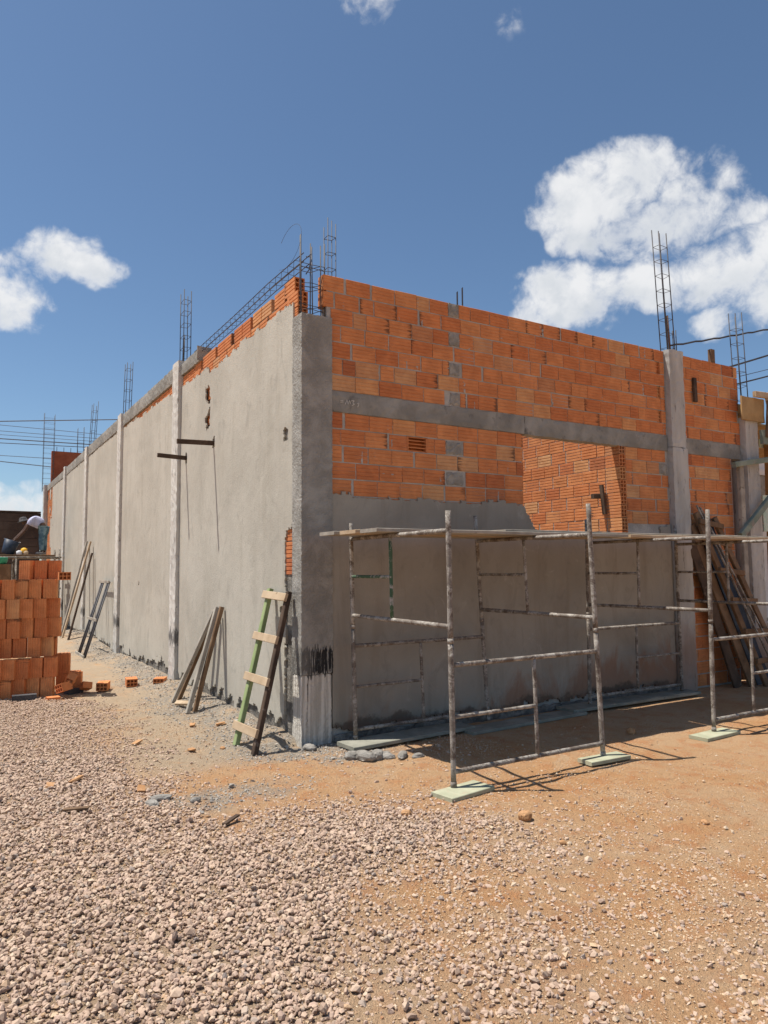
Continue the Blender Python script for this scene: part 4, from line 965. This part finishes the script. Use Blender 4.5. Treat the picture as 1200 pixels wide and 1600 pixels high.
canister('helmet_shell', (-1.06, 14.72, 2.02), .075, .13, 'plastic_yellow', 'small yellow plastic piece on the far platform beside the bucket', 'plastic piece')
canister('paint_can', (-1.17, 14.70, 1.972), .07, .11, 'plastic_white', 'white can standing on the far platform before the bucket', 'can')
canister('paint_can', (-1.02, 14.65, 1.972), .055, .10, 'wood_pale', 'beige can standing on the far platform under the yellow piece', 'can')
MB_ = MB().tube([(0, 0, 0), (0, 0, .03), (0, 0, .14), (0, 0, .16)], [.25, .28, .30, .29], 16)
tag(MB_.build('green_tub', 'plastic_green', loc=(-1.75, 14.15, 1.73)), 'green plastic tub under the far platform at the left picture edge', 'tub')
tb = MB().box((-2.3, 13.9, 0), (-1.4, 14.35, 1.725)); tag(tb.build('work_table', 'wood_brown'), 'brown timber stand carrying the green tub', 'stand')
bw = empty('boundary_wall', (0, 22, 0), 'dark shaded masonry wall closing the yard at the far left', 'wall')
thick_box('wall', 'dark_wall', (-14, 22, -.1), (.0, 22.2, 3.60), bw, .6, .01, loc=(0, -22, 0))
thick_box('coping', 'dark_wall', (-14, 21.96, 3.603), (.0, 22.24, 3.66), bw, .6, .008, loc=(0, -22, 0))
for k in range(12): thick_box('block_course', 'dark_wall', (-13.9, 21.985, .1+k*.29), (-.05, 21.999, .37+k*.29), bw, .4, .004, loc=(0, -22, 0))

# power lines beyond the yard
def wire(p, q, r_, sag, label, mat='wire_grey', n=24, tw=0, cat='cable', group='cables crossing the sky at the left'):
    p = Vector(p); q = Vector(q)
    P = [p.lerp(q, i/n)-Vector((0, 0, sag*4*(i/n)*(1-i/n)))+Vector((0, 0, tw*math.sin(i*2.1))) for i in range(n+1)]
    return tag(MB().tube([v-p for v in P], r_, 5).build('power_cable', mat, loc=p), label, cat, group)
for i, (z0, z1, r_) in enumerate(((7.87, 8.31, .022), (7.71, 7.67, .011), (7.46, 7.47, .011), (7.30, 7.33, .010), (7.13, 7.18, .022), (6.95, 7.05, .016), (6.42, 6.44, .012), (6.17, 5.97, .018))):
    lb = ['topmost thick', 'second from the top, thin', 'third from the top, thin', 'fourth from the top, thin', 'fifth from the top, thick', 'sixth from the top', 'second lowest, thin', 'lowest, sloping'][i]
    sl_ = (z1-z0)/3.75
    wire((-25, 28, z0-sl_*23.9+.0), (14, 28, z1+sl_*11.3), r_, .0, f'{lb} cable of those crossing the sky left of the building')

# ------------------------------------------------------------------ right-hand side: neighbouring formwork, ladder, boards
lad = empty('tall_ladder', (6.5, -.3, 0), 'tall brown timber ladder leaning beside the right-hand column', 'ladder')
lo = (-6.5, .3, 0)
lA, lB = Vector((6.28, -.36, 0)), Vector((5.42, -.06, 2.20)); rA, rB = Vector((6.80, -.34, 0)), Vector((5.80, -.05, 2.15))
MB().beam(lA, lB, .09, .045, (1, 0, 0)).build('rail', 'wood_brown', lad, loc=lo); MB().beam(rA, rB, .085, .045, (1, 0, 0)).build('rail', 'wood_brown', lad, loc=lo)
for t_ in (.15, .32, .50, .67, .84, .95):
    p = lA.lerp(lB, t_); q = rA.lerp(rB, t_); e = (q-p).normalized()
    MB().beam(p-e*.05+Vector((0, -.038, 0)), q+e*.06+Vector((0, -.038, 0)), .065, .028, (0, 0, 1)).build('rung', 'wood_brown', lad, loc=lo)
GB = 'boards leaning behind the tall ladder'
pole('leaning_board', (5.92, -.20, 0), (5.24, -.0, 2.17), .16, .03, 'wood_dark', 'wide dark board leaning just right of the right-hand column', 'board', GB, (1, 0, 0))
pole('leaning_board', (6.14, -.26, 0), (5.40, -.0, 2.05), .14, .03, 'wood_brown', 'brown board leaning behind the left rail of the tall ladder', 'board', GB, (1, 0, 0))
pole('plywood_sheet', (6.45, -.22, 0), (5.66, .005, 2.10), .30, .018, 'bucket_blue', 'dark blue-grey panel leaning behind the tall ladder', 'panel', GB, (1, 0, 0))
for k, (a, b_) in enumerate((((6.40, -.50, 0), (5.46, -.05, 2.30)), ((6.52, -.52, 0), (5.52, -.05, 2.28)))):
    pole('metal_strip', a, b_, .022, .02, 'scaffold_tube', ['thin pale metal strip leaning across the tall ladder, left one', 'thin pale metal strip leaning across the tall ladder, right one'][k], 'metal strip', 'metal strips on the tall ladder', (1, 0, 0))
fb = empty('column_formwork', (6.65, -.05, 3.5), 'brown plywood formwork box on top of the far right column', 'formwork')
lo = (-6.65, .05, -3.5)
thick_box('side_panel', 'wood_form', (6.44, -.105, 3.50), (6.95, -.08, 3.83), fb, .1, .004, loc=lo)
thick_box('side_panel', 'wood_form', (6.44, .23, 3.50), (6.95, .255, 3.83), fb, .1, .004, loc=lo)
thick_box('end_panel', 'wood_form', (6.953, -.10, 3.50), (6.975, .25, 3.83), fb, .1, .004, loc=lo)
MB().beam((6.98, -.14, 3.80), (7.5, -.14, 3.94), .09, .05).build('batten', 'wood_pale', fb, loc=lo)
MB().beam((6.70, -.13, 3.87), (7.45, -.13, 3.90), .08, .05).build('batten', 'wood_pale', fb, loc=lo)
MB().beam((6.62, .1, 3.80), (6.62, .1, 4.02), .06, .05, (1, 0, 0)).build('peg', 'wood_brown', fb, loc=lo)
MB().beam((7.02, -.15, 3.86), (6.99, -.12, 3.30), .08, .04, (1, 0, 0)).build('batten', 'wood_brown', fb, loc=lo)
pole('green_beam', (6.90, -.08, 3.30), (9.2, -.08, 3.42), .20, .05, 'paint_green_grey', 'greenish timber beam below the plywood formwork box', 'beam', None, (0, 0, 1))
pole('green_brace', (6.17, -.12, 2.86), (7.6, -.20, 3.08), .075, .06, 'paint_green_grey', 'level greenish timber crossing the far right column', 'timber', None, (0, 0, 1))
pole('green_brace', (6.22, -.14, 1.92), (7.25, -.18, 2.72), .09, .06, 'paint_green_grey', 'slanting dark green brace in front of the far right column', 'timber', None, (0, 0, 1))
pole('timber_post', (6.36, -.09, .0), (6.35, -.09, 2.90), .09, .06, 'wood_grey', 'upright grey timber post against the end of the brick wall', 'timber', None, (1, 0, 0))
nb = empty('neighbour_house', (9.5, 3, 0), 'pale rendered house partly hidden at the right picture edge', 'house')
lo = (-9.5, -3, 0)
thick_box('wall', 'white_wall', (10.2, 2.6, -.1), (15, 2.8, 3.98), nb, .4, .005, loc=lo)
thick_box('sill', 'white_wall', (10.85, 2.52, 2.58), (11.6, 2.597, 2.68), nb, .2, .003, loc=lo)
thick_box('lintel', 'white_wall', (10.85, 2.53, 3.34), (11.6, 2.597, 3.46), nb, .2, .003, loc=lo)
thick_box('shutter', 'concrete_beam', (10.9, 2.55, 2.685), (11.55, 2.597, 3.335), nb, .2, .003, loc=lo)
dk = thick_box('formwork_deck', 'wood_form', (-1.9, -1.6, 0), (1.9, 1.6, .03), None, .3, .004, loc=(9.05, 1.75, 3.54)); tag(dk, 'plywood formwork deck carried by props at the right picture edge', 'deck')  # deck extended out of view to keep sky light off the ladder
for (a, b_, m_, lb) in (((8.30, .80, 3.40), (9.4, .83, 3.76), 'paint_mint', 'mint-painted formwork sheet under the greenish beam at the right edge'), ((8.02, .62, 2.05), (9.0, .65, 2.62), 'paint_mint', 'mint-painted formwork sheet low at the right edge'), ((7.30, -.02, 3.18), (7.36, .02, 3.48), 'paint_mint', 'small mint-painted offcut hanging under the plywood box')):
    c = [(p_+q)/2 for p_, q in zip(a, b_)]
    o = thick_box('formwork_sheet', m_, [p_-q for p_, q in zip(a, c)], [p_-q for p_, q in zip(b_, c)], None, .15, .004, loc=c); tag(o, lb, 'sheet')
pole('prop_post', (8.35, .75, 0), (8.45, .75, 3.45), .10, .09, 'wood_form', 'brown timber prop carrying the formwork at the right edge', 'timber', None, (1, 0, 0))
pole('prop_post', (8.75, 1.2, 0), (8.75, 1.2, 3.45), .09, .09, 'wood_form', 'second brown timber prop, outside the right picture edge', 'timber', None, (1, 0, 0))
thick = [plank('stacked_board', (7.05, .30+.14*k, .25+.085*k), (8.6, .35+.14*k, .25+.085*k), .20, .05, ['wood_grey', 'wood_pale', 'paint_mint', 'wood_grey', 'wood_pale'][k % 5], ['lowest', 'second', 'third', 'fourth', 'fifth', 'topmost'][k]+' board of the heap behind the far right column', 'board', 'board heap at the right edge') for k in range(6)]
wire((5.20, .05, 4.36), (14, .6, 7.0), .013, .08, 'black twisted cable running from the right-hand column rebar to the upper right', 'cable_black', 60, .006, group='cables at the right')
wire((6.6, .2, 4.30), (16, .6, 7.5), .014, .05, 'thick dark cable leaving the far right brick corner', 'cable_black', 30, group='cables at the right')
wire((6.9, .2, 4.22), (16, .6, 6.95), .005, .05, 'thin cable between two thick ones at the right', 'cable_black', 30, group='cables at the right')
wire((6.8, .2, 4.09), (16, .6, 6.85), .012, .05, 'lower thick cable passing the far right rebar', 'cable_black', 30, group='cables at the right')

# ------------------------------------------------------------------ rubble
def lump(name, x, y, r_, sq, mat, label, cat, seed, group=None, z=0):
    rr = np.random.default_rng(seed); mb = MB()
    # subdivide an icosahedron once
    V = [Vector(v) for v in ICO_V]; F = [tuple(f) for f in ICO_F]; mid = {}; F2 = []
    def md(a, b_):
        k = (min(a, b_), max(a, b_))
        if k not in mid: mid[k] = len(V); V.append(((V[a]+V[b_])/2).normalized())
        return mid[k]
    for a, b_, c in F: ab, bc_, ca = md(a, b_), md(b_, c), md(c, a); F2 += [(a, ab, ca), (b_, bc_, ab), (c, ca, bc_), (ab, bc_, ca)]
    F = F2; mid = {}; F2 = []
    for a, b_, c in F: ab, bc_, ca = md(a, b_), md(b_, c), md(c, a); F2 += [(a, ab, ca), (b_, bc_, ab), (c, ca, bc_), (ab, bc_, ca)]
    q0 = [Vector(rr.normal(size=3)).normalized() for _ in range(7)]
    vs = [v*r_*(.72+.38*max(v.dot(q) for q in q0)+rr.uniform(-.07, .07)) for v in V]; vs = [(v.x*sq[0], v.y*sq[1], v.z*sq[2]) for v in vs]
    o = mb.add(vs, F2).build(name, mat, loc=(x, y, float(gh(x, y))+r_*sq[2]*.55+z), rot=(0, 0, float(rr.uniform(0, 6)))); return tag(o, label, cat, group)
MORT = [(.20, -.56, .055, (1.3, .9, .7), 'grey mortar lump just right of the column foot'), (.27, -.64, .07, (1.4, .8, .7), 'largest grey mortar lump before the long plank'), (.36, -.66, .06, (1.1, 1, .8), 'rounded mortar lump beside the largest one'),
        (.43, -.68, .06, (1.5, .8, .6), 'mortar lump in the middle of the row before the plank'), (.56, -.74, .055, (1.7, .7, .5), 'long flat mortar lump in the row before the plank'), (.66, -.82, .04, (1.5, .8, .5), 'small mortar lump at the right end of the row'),
        (-1.40, -.84, .045, (1.8, .9, .5), 'grey mortar lump in the gravel, left of the bare earth'), (-1.47, -.93, .04, (1.6, .9, .5), 'flat grey mortar lump beside another in the gravel'), (-1.20, -.97, .03, (1.2, .8, .7), 'small dark mortar lump at the gravel edge'),
        (.04, -.10, .06, (1.1, .9, .6), 'mortar lump touching the foot of the corner column')]
for i, (x, y, r_, sq, lb) in enumerate(MORT): lump('mortar_lump', x, y, r_, sq, 'clod_mortar', lb, 'mortar lump', 100+i, 'mortar lumps on the ground')
CL = [(.39, -2.39, .040, (1.1, .9, .9), 'dark brown earth clod right of the nearest sole board'), (-.20, -1.98, .028, (1.2, .9, .8), 'small brown clod left of the nearest sole board'), (.31, -2.78, .018, (1, 1, .8), 'small dark clod on the pale earth patch'),
      (2.75, -1.20, .05, (1.2, .8, .7), 'earth clod in the shade between the scaffolds'), (-.58, .34, .022, (1.3, .9, .6), 'small clod on the grey earth left of the ladder'), (1.25, -3.0, .022, (1.3, .9, .6), 'small dark clod on the bare earth at the right')]
for i, (x, y, r_, sq, lb) in enumerate(CL): lump('earth_clod', x, y, r_, sq, 'clod', lb, 'clod', 200+i, 'earth clods on the ground')
SH = [(-1.46, -.57, 'orange brick shard among the stones, nearest the bare earth'), (-1.815, -.12, 'brown brick shard lying in the gravel at the left'), (-1.99, -.18, 'reddish brick shard in the gravel near the left edge'), (-.84, .36, 'orange brick shard on the grey earth, left of the ladder'), (-.55, 1.36, 'brick shard near the feet of the timber props'), (-.30, 1.25, 'brick shard close to the wall beside the timber props'), (-1.17, .90, 'brown brick shard at the gravel border')]
SHM = []
for k in range(3):
    mb = MB(); mb.box((-.045, -.025, 0), (.045, .025, .016), .007); SHM.append(mb.mesh('brick_shard'))
for i, (x, y, lb) in enumerate(SH):
    tag(obj('brick_shard', SHM[i % 3], 'clod', None, (x, y, float(gh(x, y))+.012), (random.uniform(-.2, .2), random.uniform(-.2, .2), random.uniform(0, 6))), lb, 'brick shard', 'brick shards on the ground')
plank('wood_offcut', (-1.98, -.80, .045), (-1.84, -.86, .05), .035, .012, 'wood_brown', 'short brown wood offcut lying on the gravel', 'wood piece')
plank('wood_offcut', (-1.20, -1.55, .03), (-1.09, -1.48, .045), .03, .012, 'wood_dark', 'dark flat strip half buried at the edge of the gravel', 'wood piece')

# tie wire dropped on the earth at the right
P = [(3.62, -1.80, .012), (3.75, -1.86, .03), (3.95, -1.80, .05), (4.15, -1.72, .03), (4.3, -1.78, .012), (4.1, -1.92, .03), (3.85, -1.95, .04), (3.68, -1.99, .012)]
tag(MB().tube([Vector(p)-Vector(P[0]) for p in P], .004, 6).build('wire_scrap', 'cable_black', loc=P[0]), 'bent black wire dropped on the earth at the right edge', 'wire')
